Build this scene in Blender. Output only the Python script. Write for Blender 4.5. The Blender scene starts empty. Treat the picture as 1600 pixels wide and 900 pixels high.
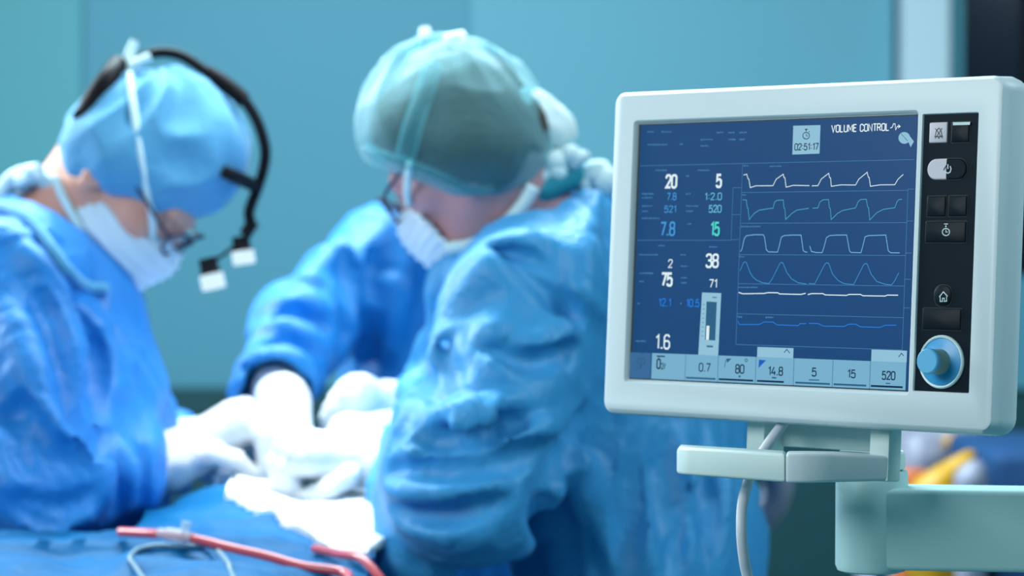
import bpy, bmesh, math, random
import numpy as np
from mathutils import Matrix, Vector

# ------------------------------------------------------------------ camera, world, lights
SC = bpy.context.scene
COL = SC.collection
FPX, CX, CY, CAMZ = 4400.0, 800.0, 450.0, 1.45
PITCH = -math.atan(79 / FPX)
cam = bpy.data.cameras.new('camera')
cam.sensor_width = 36.0
cam.lens = FPX * 36.0 / 1600.0
cam.clip_end = 60
cam.dof.use_dof = True
cam.dof.focus_distance = 2.37
cam.dof.aperture_fstop = 4.6
camo = bpy.data.objects.new('camera', cam)
COL.objects.link(camo)
camo.location = (0, 0, CAMZ)
camo.rotation_euler = (math.pi / 2 + PITCH, 0, 0)
SC.camera = camo
SC.view_settings.view_transform = 'Standard'
SC.view_settings.look = 'None'
SC.view_settings.gamma = 1
SC.view_settings.use_curve_mapping = False
SC.view_settings.exposure = 0.0

world = bpy.data.worlds.new('world')
SC.world = world
world.use_nodes = True
bg = world.node_tree.nodes['Background']
bg.inputs[0].default_value = (0.13, 0.52, 0.62, 1)
bg.inputs[1].default_value = 0.27


def area(name, loc, target, size, power, color, size_y=None, spread=None):
    l = bpy.data.lights.new(name, 'AREA')
    l.energy = power
    l.color = color
    l.size = size
    if size_y:
        l.shape = 'RECTANGLE'
        l.size_y = size_y
    if spread:
        l.spread = spread
    o = bpy.data.objects.new(name, l)
    COL.objects.link(o)
    o.location = loc
    d = Vector(target) - Vector(loc)
    o.rotation_euler = d.to_track_quat('-Z', 'Y').to_euler()
    return o


# ceiling troffer of the theatre, the surgical lamp over the wound, and added key, rim and fill lights
area('ceiling_and_fill_light', (-0.5, 4.3, 3.1), (-0.4, 3.9, 0), 1.6, 140, (0.72, 0.93, 1.0), 0.9)
area('ceiling_and_fill_light', (-1.9, 1.0, 2.5), (0.25, 2.44, 1.4), 1.5, 52, (0.90, 0.98, 1.0), 1.0)  # key light added at upper left for the monitor
area('left_rim_light', (-2.4, 4.3, 2.5), (-0.3, 3.5, 1.3), 0.9, 36, (0.88, 0.97, 1.0), 1.1, math.radians(110))  # rim light added behind the left surgeon, not a window
area('ceiling_and_fill_light', (1.9, 2.3, 2.9), (0.15, 3.4, 1.1), 0.9, 30, (0.78, 0.95, 1.0), 0.9)  # fill light added at front right to brighten the near gown
sp = bpy.data.lights.new('lamp_spill_fill', 'SPOT')  # added spot standing in for the surgical lamp's wide spill
sp.energy = 70
sp.color = (0.95, 0.98, 1.0)
sp.spot_size = math.radians(34)
sp.spot_blend = 0.6
sp.shadow_soft_size = 0.15
spo = bpy.data.objects.new('lamp_spill_fill', sp)
COL.objects.link(spo)
spo.location = (0.35, 3.15, 2.7)
spo.rotation_euler = (Vector((-0.42, 3.5, 1.3)) - Vector(spo.location)).to_track_quat('-Z', 'Y').to_euler()
sp = bpy.data.lights.new('surgical_lamp_light', 'SPOT')
sp.energy = 340
sp.color = (0.97, 0.98, 1.0)
sp.spot_size = math.radians(11.5)
sp.spot_blend = 0.45
sp.shadow_soft_size = 0.12
spo = bpy.data.objects.new('surgical_lamp_light', sp)
COL.objects.link(spo)
spo.location = (-0.30, 3.12, 2.95)
spo.rotation_euler = (Vector((-0.265, 3.33, 1.15)) - Vector(spo.location)).to_track_quat('-Z', 'Y').to_euler()


# ------------------------------------------------------------------ projection helpers
CP, SP_ = math.cos(PITCH), math.sin(PITCH)
FWD = np.array([0, CP, SP_]); UPV = np.array([0, -SP_, CP]); RGT = np.array([1.0, 0, 0])
CAM = np.array([0, 0, CAMZ])


def ray(px, py):
    return FWD + RGT * (px - CX) / FPX + UPV * (CY - py) / FPX


def P(px, py, Y):
    """point of the place seen at a photo position, Y metres into the room"""
    r = ray(px, py)
    return CAM + r * (Y / r[1])


# ------------------------------------------------------------------ materials
def lin(c):
    c = c / 255.0
    return c / 12.92 if c <= 0.04045 else ((c + 0.055) / 1.055) ** 2.4


def rgb(r, g, b):
    return (lin(r), lin(g), lin(b), 1)


def mat(name, col, rough=0.5, metal=0.0, vary=0.04, scale=30, bump=0.0, bscale=200, sheen=0.0, coat=0.0,
        sss=0.0, spec=0.5, stretch=None):
    m = bpy.data.materials.new(name)
    m.use_nodes = True
    nt = m.node_tree
    b = nt.nodes['Principled BSDF']
    b.inputs['Roughness'].default_value = rough
    b.inputs['Metallic'].default_value = metal
    b.inputs['Specular IOR Level'].default_value = spec
    b.inputs['Sheen Weight'].default_value = sheen
    b.inputs['Coat Weight'].default_value = coat
    b.inputs['Subsurface Weight'].default_value = sss
    if sss:
        b.inputs['Subsurface Radius'].default_value = (0.02, 0.008, 0.005)
        b.inputs['Subsurface Scale'].default_value = 0.5
    tc = nt.nodes.new('ShaderNodeTexCoord')
    mp = nt.nodes.new('ShaderNodeMapping')
    if stretch:
        mp.inputs['Scale'].default_value = stretch
    nt.links.new(tc.outputs['Object'], mp.inputs[0])
    n = nt.nodes.new('ShaderNodeTexNoise')
    n.inputs['Scale'].default_value = scale
    n.inputs['Detail'].default_value = 3
    nt.links.new(mp.outputs[0], n.inputs['Vector'])
    mx = nt.nodes.new('ShaderNodeMix')
    mx.data_type = 'RGBA'
    c = [max(0, v) for v in col[:3]]
    mx.inputs['A'].default_value = (*[v * (1 - vary) for v in c], 1)
    mx.inputs['B'].default_value = (*[min(1, v * (1 + vary)) for v in c], 1)
    nt.links.new(n.outputs['Fac'], mx.inputs['Factor'])
    nt.links.new(mx.outputs['Result'], b.inputs['Base Color'])
    if bump:
        n2 = nt.nodes.new('ShaderNodeTexNoise')
        n2.inputs['Scale'].default_value = bscale
        n2.inputs['Detail'].default_value = 4
        nt.links.new(mp.outputs[0], n2.inputs['Vector'])
        bp = nt.nodes.new('ShaderNodeBump')
        bp.inputs['Strength'].default_value = bump
        bp.inputs['Distance'].default_value = 0.01
        nt.links.new(n2.outputs['Fac'], bp.inputs['Height'])
        nt.links.new(bp.outputs[0], b.inputs['Normal'])
    return m


def emit(name, col, strength=1.0, coat=0.0, rough=0.1):
    """a lit pixel area of a screen, or a lamp lens: emits, and reflects as glass if coat"""
    m = bpy.data.materials.new(name)
    m.use_nodes = True
    b = m.node_tree.nodes['Principled BSDF']
    b.inputs['Base Color'].default_value = (0.003, 0.004, 0.006, 1)
    b.inputs['Roughness'].default_value = rough
    b.inputs['Specular IOR Level'].default_value = coat
    b.inputs['Emission Color'].default_value = col
    b.inputs['Emission Strength'].default_value = strength
    return m


def glass(name, col, opacity=0.3, rough=0.05):
    m = bpy.data.materials.new(name)
    m.use_nodes = True
    nt = m.node_tree
    b = nt.nodes['Principled BSDF']
    b.inputs['Base Color'].default_value = col
    b.inputs['Roughness'].default_value = rough
    t = nt.nodes.new('ShaderNodeBsdfTransparent')
    mx = nt.nodes.new('ShaderNodeMixShader')
    mx.inputs[0].default_value = opacity
    nt.links.new(t.outputs[0], mx.inputs[1])
    nt.links.new(b.outputs[0], mx.inputs[2])
    nt.links.new(mx.outputs[0], nt.nodes['Material Output'].inputs[0])
    return m


def gauze(name, col, lo, hi):
    """thin non-woven fabric: more see-through face on than edge on"""
    m = glass(name, col, 0.5, 0.8)
    nt = m.node_tree
    b = nt.nodes['Principled BSDF']
    b.inputs['Sheen Weight'].default_value = 0.4
    tr = [n for n in nt.nodes if n.type == 'BSDF_TRANSPARENT'][0]
    tr.inputs[0].default_value = (0.62, 0.93, 0.95, 1)
    lw = nt.nodes.new('ShaderNodeLayerWeight')
    lw.inputs['Blend'].default_value = 0.35
    r = nt.nodes.new('ShaderNodeMapRange')
    r.inputs['To Min'].default_value = lo
    r.inputs['To Max'].default_value = hi
    nt.links.new(lw.outputs['Facing'], r.inputs['Value'])
    mx = [n for n in nt.nodes if n.type == 'MIX_SHADER'][0]
    nt.links.new(r.outputs[0], mx.inputs[0])
    n = nt.nodes.new('ShaderNodeTexNoise')
    n.inputs['Scale'].default_value = 40
    bp = nt.nodes.new('ShaderNodeBump')
    bp.inputs['Strength'].default_value = 0.3
    bp.inputs['Distance'].default_value = 0.004
    nt.links.new(n.outputs['Fac'], bp.inputs['Height'])
    nt.links.new(bp.outputs[0], b.inputs['Normal'])
    return m


M = dict(
    plastic=mat('white_plastic', rgb(216, 228, 232), 0.38, vary=0.015, scale=6, bump=0.02, bscale=900),
    plastic2=mat('pale_green_plastic', rgb(205, 224, 221), 0.42, vary=0.015, scale=6, bump=0.02, bscale=900),
    armplastic=mat('arm_plastic', rgb(176, 214, 214), 0.45, vary=0.02, scale=6, bump=0.02, bscale=900),
    darkteal=mat('dark_teal', rgb(20, 44, 52), 0.5),
    panel=mat('dark_key_panel', rgb(16, 30, 40), 0.38, vary=0.05, spec=0.08),
    key=mat('dark_key', rgb(15, 28, 38), 0.38, vary=0.05, spec=0.08),
    keyedge=mat('key_edge', rgb(8, 12, 16), 0.5),
    keylight=mat('light_key', rgb(205, 200, 210), 0.5, vary=0.02),
    glyph=mat('pale_marking', rgb(205, 225, 228), 0.5),
    glyphd=mat('dark_marking', rgb(50, 55, 65), 0.5),
    dialring=mat('dial_ring', rgb(215, 235, 238), 0.35),
    dialblue=mat('dial_blue', rgb(58, 158, 214), 0.35),
    dialcap=mat('dial_cap', rgb(96, 182, 226), 0.4),
    dialshaft=mat('dial_shaft', rgb(150, 168, 160), 0.5),
    cable=mat('grey_cable', rgb(200, 206, 216), 0.45, vary=0.02),
    wall=mat('teal_wall_paint', rgb(78, 140, 160), 0.6, vary=0.03, scale=2),
    wall2=mat('pale_teal_wall_panel', rgb(94, 154, 172), 0.6, vary=0.03, scale=2),
    wall3=mat('green_teal_wall_panel', rgb(84, 150, 160), 0.6, vary=0.03, scale=2),
    dado=mat('dark_green_dado', rgb(16, 66, 72), 0.5, vary=0.1, scale=4),
    floor=mat('teal_floor', rgb(60, 120, 130), 0.35, vary=0.06, scale=5),
    doorframe=mat('grey_white_door_frame', rgb(186, 204, 214), 0.5, vary=0.02),
    doorpaint=mat('teal_door_leaf', rgb(70, 140, 156), 0.5, vary=0.03),
    darkglass=mat('dark_glazing', rgb(16, 24, 40), 0.15, vary=0.5, scale=3),
    black=mat('black_plastic', rgb(10, 10, 18), 0.5, vary=0.1, spec=0.15),
    gown=mat('blue_gown_fabric', rgb(28, 126, 204), 0.5, vary=0.10, scale=14, bump=0.25, bscale=90, sheen=0.05, spec=0.42),
    gown2=mat('light_blue_gown_fabric', rgb(60, 154, 214), 0.48, vary=0.10, scale=14, bump=0.25, bscale=90, sheen=0.05, spec=0.42),
    gown3=mat('deep_blue_gown_fabric', rgb(14, 124, 192), 0.5, vary=0.10, scale=14, bump=0.25, bscale=90, sheen=0.05, spec=0.42),
    scrubs=mat('teal_scrubs', rgb(30, 140, 160), 0.8, vary=0.08),
    cap=mat('blue_cap_fabric', rgb(80, 154, 198), 0.7, vary=0.06, scale=20, bump=0.2, bscale=90, sheen=0.2, spec=0.3),
    tie=mat('white_tie_fabric', rgb(205, 232, 238), 0.85, vary=0.04),
    mask=mat('white_mask_fabric', rgb(212, 230, 244), 0.85, vary=0.04, scale=40, bump=0.15, bscale=120),
    bouffant=gauze('translucent_cap_fabric', rgb(128, 186, 198), 0.18, 0.85),
    bouffant2=gauze('gathered_cap_fabric', rgb(206, 232, 238), 0.9, 1.0),
    hair=mat('dark_brown_hair', rgb(56, 52, 50), 0.6, vary=0.35, scale=60, bump=0.5, bscale=60, stretch=(1, 4, 1)),
    hairb=mat('brown_hair', rgb(120, 84, 66), 0.6, vary=0.3, scale=60, bump=0.5, bscale=80),
    skin=mat('skin', rgb(222, 160, 140), 0.5, vary=0.08, scale=25, sss=0.15, spec=0.35),
    skin2=mat('rosy_skin', rgb(198, 150, 156), 0.5, vary=0.08, scale=25, sss=0.15, spec=0.35),
    glove=mat('white_latex_glove', rgb(236, 238, 240), 0.45, vary=0.02, scale=30, bump=0.2, bscale=45),
    drape=mat('blue_surgical_drape', rgb(4, 96, 150), 0.55, vary=0.10, scale=9, bump=0.3, bscale=40, spec=0.12),
    towel=mat('white_towel', rgb(235, 240, 242), 0.9, vary=0.03, bump=0.4, bscale=120),
    redtube=mat('red_rubber_tube', rgb(196, 74, 84), 0.35, vary=0.06, coat=0.3),
    clear=glass('clear_connector', rgb(215, 230, 240), 0.45),
    wire=mat('grey_lead', rgb(110, 140, 156), 0.4),
    steel=mat('steel', rgb(170, 180, 186), 0.28, metal=1.0, vary=0.05),
    lens=emit('lamp_lens', rgb(208, 234, 246), 1.15, 0.5),
    specs=mat('purple_black_frame', rgb(38, 36, 70), 0.35),
    speclens=glass('spectacle_lens', rgb(190, 215, 235), 0.18),
    yellow=mat('yellow_plastic', rgb(206, 150, 6), 0.45, vary=0.08, scale=8),
    orange=mat('orange_plastic', rgb(206, 104, 58), 0.5, vary=0.08, scale=8),
    bag=mat('white_plastic_bag', rgb(146, 146, 166), 0.4, vary=0.12, scale=10, bump=0.4, bscale=12),
    bluecloth=mat('blue_cover_cloth', rgb(4, 64, 114), 0.75, vary=0.15, scale=8, bump=0.3, bscale=20),
    shoe=mat('white_clog', rgb(215, 222, 225), 0.5),
)

# ------------------------------------------------------------------ object helpers
WM = {}


def link(o, parent=None):
    COL.objects.link(o)
    if parent is not None:
        o.parent = parent
    return o


def thing(name, label, cat, M4, group=None):
    o = bpy.data.objects.new(name, None)
    o.empty_display_size = 0.05
    link(o)
    o.matrix_world = M4
    WM[o.name] = np.array(M4)
    o['label'] = label
    o['category'] = cat
    if group:
        o['group'] = group
    return o


def tag(o, label, cat, group=None):
    o['label'] = label
    o['category'] = cat
    if group:
        o['group'] = group
    return o


def root_of(o):
    while o.parent is not None:
        o = o.parent
    return o


def put(name, verts, faces, mats, parent=None, smooth=35, mi=None, label=None):
    """link ONE mesh object; verts in world coordinates, taken into the frame of the thing that owns it"""
    v = np.asarray(verts, float).reshape(-1, 3)
    if parent is not None:
        W = np.linalg.inv(WM[root_of(parent).name])
        v = v @ W[:3, :3].T + W[:3, 3]
    me = bpy.data.meshes.new(name)
    me.from_pydata(v.tolist(), [], [list(map(int, f)) for f in faces])
    if not isinstance(mats, (list, tuple)):
        mats = [mats]
    for m in mats:
        me.materials.append(m)
    if mi is not None:
        me.polygons.foreach_set('material_index', np.asarray(mi, dtype=np.int32))
    if smooth:
        me.shade_smooth()
        if smooth < 180:
            me.set_sharp_from_angle(angle=math.radians(smooth))
    me.update()
    o = bpy.data.objects.new(name, me)
    if label:
        o['label'] = label
    return link(o, parent)


def evaluated(o):
    """bake an object's modifiers into its mesh"""
    dg = bpy.context.evaluated_depsgraph_get()
    dg.update()
    me = bpy.data.meshes.new_from_object(o.evaluated_get(dg))
    o.modifiers.clear()
    o.data = me
    return o


def bevel(o, w, seg=2, ang=30):
    m = o.modifiers.new('bevel', 'BEVEL')
    m.width = w
    m.segments = seg
    m.limit_method = 'ANGLE'
    m.angle_limit = math.radians(ang)
    evaluated(o)
    o.data.shade_smooth()
    o.data.set_sharp_from_angle(angle=math.radians(40))
    return o


class MB:
    def __init__(self):
        self.v, self.f, self.mi = [], [], []

    def add(self, verts, faces, m=0):
        n = len(self.v)
        self.v += [tuple(map(float, p)) for p in verts]
        for f in faces:
            self.f.append([i + n for i in f])
            self.mi.append(m)

    def box(self, a, b, m=0, T=None):
        (x0, y0, z0), (x1, y1, z1) = a, b
        v = np.array([(x, y, z) for z in (z0, z1) for y in (y0, y1) for x in (x0, x1)], float)
        if T is not None:
            v = T(v)
        self.add(v, [(0, 2, 3, 1), (4, 5, 7, 6), (0, 1, 5, 4), (2, 6, 7, 3), (0, 4, 6, 2), (1, 3, 7, 5)], m)

    def tube(self, pts, r, n=10, m=0, cap=True):
        pts = np.asarray(pts, float)
        r = np.full(len(pts), r) if np.isscalar(r) else np.asarray(r, float)
        t = np.gradient(pts, axis=0)
        t /= np.linalg.norm(t, axis=1)[:, None] + 1e-12
        a = np.array([0, 0, 1.0]) if abs(t[0][2]) < 0.9 else np.array([1.0, 0, 0])
        rings = []
        for i in range(len(pts)):
            a = a - t[i] * (a @ t[i])
            a /= np.linalg.norm(a)
            b = np.cross(t[i], a)
            ang = np.arange(n) * 2 * math.pi / n
            rings.append(pts[i] + r[i] * (np.cos(ang)[:, None] * a + np.sin(ang)[:, None] * b))
        v = np.concatenate(rings)
        f = []
        for i in range(len(pts) - 1):
            for j in range(n):
                f.append((i * n + j, i * n + (j + 1) % n, (i + 1) * n + (j + 1) % n, (i + 1) * n + j))
        if cap:
            f.append(tuple(reversed(range(n))))
            f.append(tuple(range((len(pts) - 1) * n, len(pts) * n)))
        self.add(v, f, m)

    def loft(self, loops, m=0, cap0=True, cap1=True):
        n = len(loops[0])
        v = np.concatenate([np.asarray(l, float) for l in loops])
        f = []
        for i in range(len(loops) - 1):
            for j in range(n):
                f.append((i * n + j, i * n + (j + 1) % n, (i + 1) * n + (j + 1) % n, (i + 1) * n + j))
        if cap0:
            f.append(tuple(reversed(range(n))))
        if cap1:
            f.append(tuple(range((len(loops) - 1) * n, len(loops) * n)))
        self.add(v, f, m)

    def put(self, name, mats, parent=None, smooth=35, label=None, T=None):
        v = np.array(self.v)
        if T is not None:
            v = T(v)
        return put(name, v, self.f, mats, parent, smooth, self.mi, label)


def spline(pts, n=8):
    p = np.asarray(pts, float)
    p = np.vstack([2 * p[0] - p[1], p, 2 * p[-1] - p[-2]])
    out = []
    for i in range(1, len(p) - 2):
        for t in np.linspace(0, 1, n, endpoint=False):
            a, b, c, d = p[i - 1], p[i], p[i + 1], p[i + 2]
            out.append(0.5 * (2 * b + (c - a) * t + (2 * a - 5 * b + 4 * c - d) * t * t + (3 * b - a - 3 * c + d) * t ** 3))
    out.append(p[-2])
    return np.array(out)


def T4(loc, axes=None):
    m = np.eye(4)
    if axes is not None:
        m[:3, :3] = np.array(axes).T
    m[:3, 3] = loc
    return Matrix(m.tolist())


# ------------------------------------------------------------------ noise and signed-distance sculpting
_rs = np.random.RandomState(7)
_LAT = _rs.rand(32, 32, 32)


def noise(p, seed=0):
    p = p + seed * 7.31
    i = np.floor(p).astype(int)
    f = p - i
    f = f * f * (3 - 2 * f)
    i &= 31
    j = (i + 1) & 31
    r = 0
    for dx in (0, 1):
        for dy in (0, 1):
            for dz in (0, 1):
                w = (f[:, 0] if dx else 1 - f[:, 0]) * (f[:, 1] if dy else 1 - f[:, 1]) * (f[:, 2] if dz else 1 - f[:, 2])
                r = r + w * _LAT[j[:, 0] if dx else i[:, 0], j[:, 1] if dy else i[:, 1], j[:, 2] if dz else i[:, 2]]
    return r


def ridged(p, seed=0):
    return 1 - np.abs(2 * noise(p, seed) - 1)


class Field:
    def __init__(self, k=0.03):
        self.ops, self.k = [], k

    def cap(self, a, b, ra, rb=None, k=None, sub=False):
        self.ops.append(('c', np.array(a, float), np.array(b, float), ra, ra if rb is None else rb, self.k if k is None else k, sub))
        return self

    def chain(self, pts, radii, k=None):
        for i in range(len(pts) - 1):
            self.cap(pts[i], pts[i + 1], radii[i], radii[i + 1], k)
        return self

    def ell(self, c, r, ax=None, k=None, sub=False):
        self.ops.append(('e', np.array(c, float), np.array(r, float), np.eye(3) if ax is None else np.array(ax, float), None, self.k if k is None else k, sub))
        return self

    def plane(self, c, n, k=None):
        """keep the side the normal points away from"""
        n = np.array(n, float)
        self.ops.append(('p', np.array(c, float), n / np.linalg.norm(n), None, None, self.k if k is None else k, True))
        return self

    def __call__(self, p):
        d = None
        for t, a, b, c, e, k, sub in self.ops:
            if t == 'c':
                pa, ba = p - a, b - a
                h = np.clip(pa @ ba / max(ba @ ba, 1e-12), 0, 1)
                x = np.linalg.norm(pa - h[:, None] * ba, axis=1) - (c + (e - c) * h)
            elif t == 'e':
                q = (p - a) @ c.T
                k0 = np.linalg.norm(q / b, axis=1)
                k1 = np.linalg.norm(q / (b * b), axis=1) + 1e-9
                x = k0 * (k0 - 1) / k1
            else:
                x = -((p - a) @ b)
            if d is None:
                d = x
            elif sub:
                x = -x
                h = np.clip(0.5 + 0.5 * (x - d) / k, 0, 1) if k > 0 else (x > d) * 1.0
                d = d + (x - d) * h + k * h * (1 - h)
            else:
                h = np.clip(0.5 + 0.5 * (d - x) / k, 0, 1) if k > 0 else (x < d) * 1.0
                d = d + (x - d) * h - k * h * (1 - h)
        return d

    def bounds(self):
        lo, hi = [], []
        for t, a, b, c, e, k, sub in self.ops:
            if sub:
                continue
            if t == 'c':
                r = max(c, e)
                lo.append(np.minimum(a, b) - r); hi.append(np.maximum(a, b) + r)
            elif t == 'e':
                lo.append(a - b.max()); hi.append(a + b.max())
        return np.min(lo, 0), np.max(hi, 0)

    def hit(self, px, py, y0=2.7, y1=4.3):
        """where the sight line through a photo position meets the surface"""
        ys = np.arange(y0, y1, 0.002)
        r = ray(px, py)
        p = CAM + r[None] * (ys / r[1])[:, None]
        d = self(p)
        i = np.argmax(d < 0) if (d < 0).any() else int(np.argmin(d))
        return p[i]


def sculpt(F, h, pad=0.02):
    """surface nets over a block-sparse grid"""
    lo, hi = F.bounds()
    lo, hi = lo - pad - h, hi + pad + h
    B = 8
    nb = np.ceil((hi - lo) / (h * B)).astype(int) + 1
    N = nb * B + 1
    D = np.full(N, 1.0)
    cc = np.stack(np.meshgrid(*[np.arange(n) for n in nb], indexing='ij'), -1).reshape(-1, 3)
    ctr = lo + (cc * B + B / 2) * h
    dc = F(ctr)
    rad = B * h * 0.87 * 1.35 + 0.012
    near = np.abs(dc) < rad
    for c, d in zip(cc[~near], dc[~near]):
        if d < 0:
            D[c[0] * B:c[0] * B + B + 1, c[1] * B:c[1] * B + B + 1, c[2] * B:c[2] * B + B + 1] = -1.0
    g = np.stack(np.meshgrid(*[np.arange(B + 1)] * 3, indexing='ij'), -1).reshape(-1, 3)
    nc = cc[near]
    for s in range(0, len(nc), 400):
        idx = (nc[s:s + 400, None] * B + g[None]).reshape(-1, 3)
        D[idx[:, 0], idx[:, 1], idx[:, 2]] = F(lo + idx * h)
    S = D < 0
    c8 = sum(S[a:N[0] - 1 + a, b:N[1] - 1 + b, c:N[2] - 1 + c].astype(np.int8) for a in (0, 1) for b in (0, 1) for c in (0, 1))
    act = np.argwhere((c8 > 0) & (c8 < 8))
    vid = -np.ones(N - 1, int)
    vid[act[:, 0], act[:, 1], act[:, 2]] = np.arange(len(act))
    acc = np.zeros((len(act), 3)); cnt = np.zeros(len(act))
    cor = [(a, b, c) for a in (0, 1) for b in (0, 1) for c in (0, 1)]
    for i, p in enumerate(cor):
        for q in cor[i + 1:]:
            df = [abs(p[k] - q[k]) for k in range(3)]
            if sum(df) != 1:
                continue
            d0 = D[act[:, 0] + p[0], act[:, 1] + p[1], act[:, 2] + p[2]]
            d1 = D[act[:, 0] + q[0], act[:, 1] + q[1], act[:, 2] + q[2]]
            x = (d0 < 0) != (d1 < 0)
            t = np.where(x, d0 / np.where(x, d0 - d1, 1), 0)
            t = np.clip(t, 0, 1)
            pos = np.array(p) + t[:, None] * (np.array(q) - np.array(p))
            acc += pos * x[:, None]; cnt += x
    V = lo + (act + acc / cnt[:, None]) * h
    faces = []
    for ax in range(3):
        o = [k for k in range(3) if k != ax]
        sl0 = [slice(None)] * 3; sl1 = [slice(None)] * 3
        sl0[ax] = slice(0, -1); sl1[ax] = slice(1, None)
        X = S[tuple(sl0)] != S[tuple(sl1)]
        e = np.argwhere(X)
        e = e[(e[:, o[0]] > 0) & (e[:, o[1]] > 0) & (e[:, o[0]] < N[o[0]] - 1) & (e[:, o[1]] < N[o[1]] - 1)]
        ins = S[e[:, 0], e[:, 1], e[:, 2]]
        qs = []
        for du, dv in ((-1, -1), (0, -1), (0, 0), (-1, 0)):
            c = e.copy(); c[:, o[0]] += du; c[:, o[1]] += dv
            qs.append(vid[c[:, 0], c[:, 1], c[:, 2]])
        q = np.stack(qs, 1)
        flip = ins if ax != 1 else ~ins
        q = np.where(flip[:, None], q, q[:, ::-1])
        faces.append(q)
    Q = np.concatenate(faces)
    Q = Q[(Q >= 0).all(1)]
    return V, Q


def normals(F, V, e=0.002):
    g = np.stack([F(V + np.eye(3)[i] * e) - F(V - np.eye(3)[i] * e) for i in range(3)], 1)
    return g / (np.linalg.norm(g, axis=1)[:, None] + 1e-9)


def cloth(F, h, limbs=(), amp=0.010, seed=0, tfreq=(13, 13, 3.2), limb_amp=1.0):
    """sculpt fabric: vertical drapery folds on the trunk, folds across the limbs"""
    V, Q = sculpt(F, h)
    N = normals(F, V)
    wn = np.stack([noise(V * 6, seed + k) for k in range(3)], 1) - 0.5
    Pw = V + wn * 0.10
    def fold(q, sd):
        return np.abs(2 * noise(q, sd) - 1) ** .6 * .75 + ridged(q + 3.7, sd + 2) ** 2.5 * .55 - .6
    t = fold(Pw * np.array(tfreq), seed + 11) + fold(Pw * np.array(tfreq) * 2.2, seed + 5) * .45
    disp = t
    for a, b, r in limbs:
        a, b = np.array(a), np.array(b)
        ba = b - a; L = np.linalg.norm(ba); u = ba / L
        s = (Pw - a) @ u
        perp = Pw - a - s[:, None] * u
        q = perp * 5.5 + (s * 15 + np.linalg.norm(perp, axis=1) * 4)[:, None] * u
        f = fold(q, seed + 3) * 1.1 + fold(q * 2.1, seed + 8) * .45
        hh = np.clip(((V - a) @ u) / L, 0, 1)
        dd = np.linalg.norm(V - a - (hh * L)[:, None] * u, axis=1)
        w = np.clip(1.5 - dd / (r * 1.1), 0, 1)
        w = w * w * (3 - 2 * w)
        disp = disp * (1 - w) + f * limb_amp * w
    return V + N * (disp * amp)[:, None], Q


# ------------------------------------------------------------------ the room
def struct(name, mb_or, mats):
    o = mb_or.put(name, mats, None, 0)
    o['kind'] = 'structure'
    return o


WY = 6.2
def wx(px, Y=WY):
    return P(px, 371, Y)[0]


b = MB(); b.box((-3.2, -1.0, -0.1), (3.2, WY + 0.2, 0)); struct('floor', b, M['floor'])
b = MB(); b.box((-3.2, WY, 1.12), (1.9, WY + 0.2, 3.2)); struct('wall_back', b, M['wall'])
b = MB(); b.box((-3.2, WY - 0.03, 1.12), (wx(132), WY, 3.2)); struct('wall_back_panel', b, M['wall3'])
b = MB(); b.box((wx(736), WY - 0.03, 1.12), (wx(1392), WY, 3.2)); struct('wall_back_panel', b, M['wall2'])
b = MB(); b.box((-3.2, WY - 0.05, 0), (1.9, WY + 0.2, 1.12)); struct('trim_1', b, M['dado'])
b = MB(); b.box((-3.4, -1.0, 0), (-3.2, WY + 0.2, 3.2)); struct('wall_left', b, M['wall'])
b = MB(); b.box((-3.2, 2.05, 1.15), (-3.185, 3.7, 2.7)); struct('haze_panel', b, emit('haze_panel_glow', (0.36, 0.76, 1.0, 1), 0.75, 0.5, 0.3))  # unseen glowing panel added so the screen reflects a haze
b = MB()
for a_, c_ in (((2.0, 1.1), (3.75, 1.15)), ((2.0, 2.7), (3.75, 2.75)), ((2.0, 1.15), (2.05, 2.7)), ((3.7, 1.15), (3.75, 2.7)), ((2.86, 1.15), (2.90, 2.7))):
    b.box((-3.2, a_[0], a_[1]), (-3.16, c_[0], c_[1]))
struct('haze_panel_frame', b, M['doorframe'])  # surround of the added glow panel, out of view
b = MB(); b.box((3.2, -1.0, 0), (3.4, WY + 0.2, 3.2)); struct('wall_right', b, M['wall'])
# door on the right: pale frame, teal leaf edge, dark glazing
b = MB()
b.box((wx(1400), WY - 0.10, 0), (wx(1472), WY - 0.03, 3.0))
b.box((wx(1400), WY - 0.10, 2.6), (2.2, WY - 0.03, 3.0))
struct('door_1_frame', b, M['doorframe'])
b = MB(); b.box((wx(1472), WY - 0.07, 0), (wx(1496), WY - 0.03, 2.6)); b.box((wx(1472), WY - 0.07, 0), (2.2, WY - 0.03, 0.55)); struct('door_1', b, M['doorpaint'])
b = MB(); b.box((wx(1496), WY - 0.06, 1.37), (wx(1588), WY - 0.04, 2.6)); struct('window_1_pane', b, M['darkglass'])
b = MB(); b.box((wx(1588), WY - 0.08, 1.37), (wx(1625), WY - 0.03, 2.6)); struct('window_1_frame', b, M['black'])
b = MB(); b.box((wx(1496), WY - 0.065, 1.12), (2.2, WY - 0.03, 1.37)); b.box((wx(1625), WY - 0.065, 1.37), (2.2, WY - 0.03, 2.6)); struct('wall_back_panel', b, M['wall'])

# ------------------------------------------------------------------ the ventilator monitor
MO = np.array([0.248896, 2.436216, 1.437931])
YAW, TILT = 0.755949, 0.0573455
U = np.array([math.cos(YAW), -math.sin(YAW), 0])
_w = np.array([-math.sin(YAW), -math.cos(YAW), 0])
Vv = np.array([0, 0, math.cos(TILT)]) - _w * math.sin(TILT)
Wn = _w * math.cos(TILT) + np.array([0, 0, math.sin(TILT)])


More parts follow.
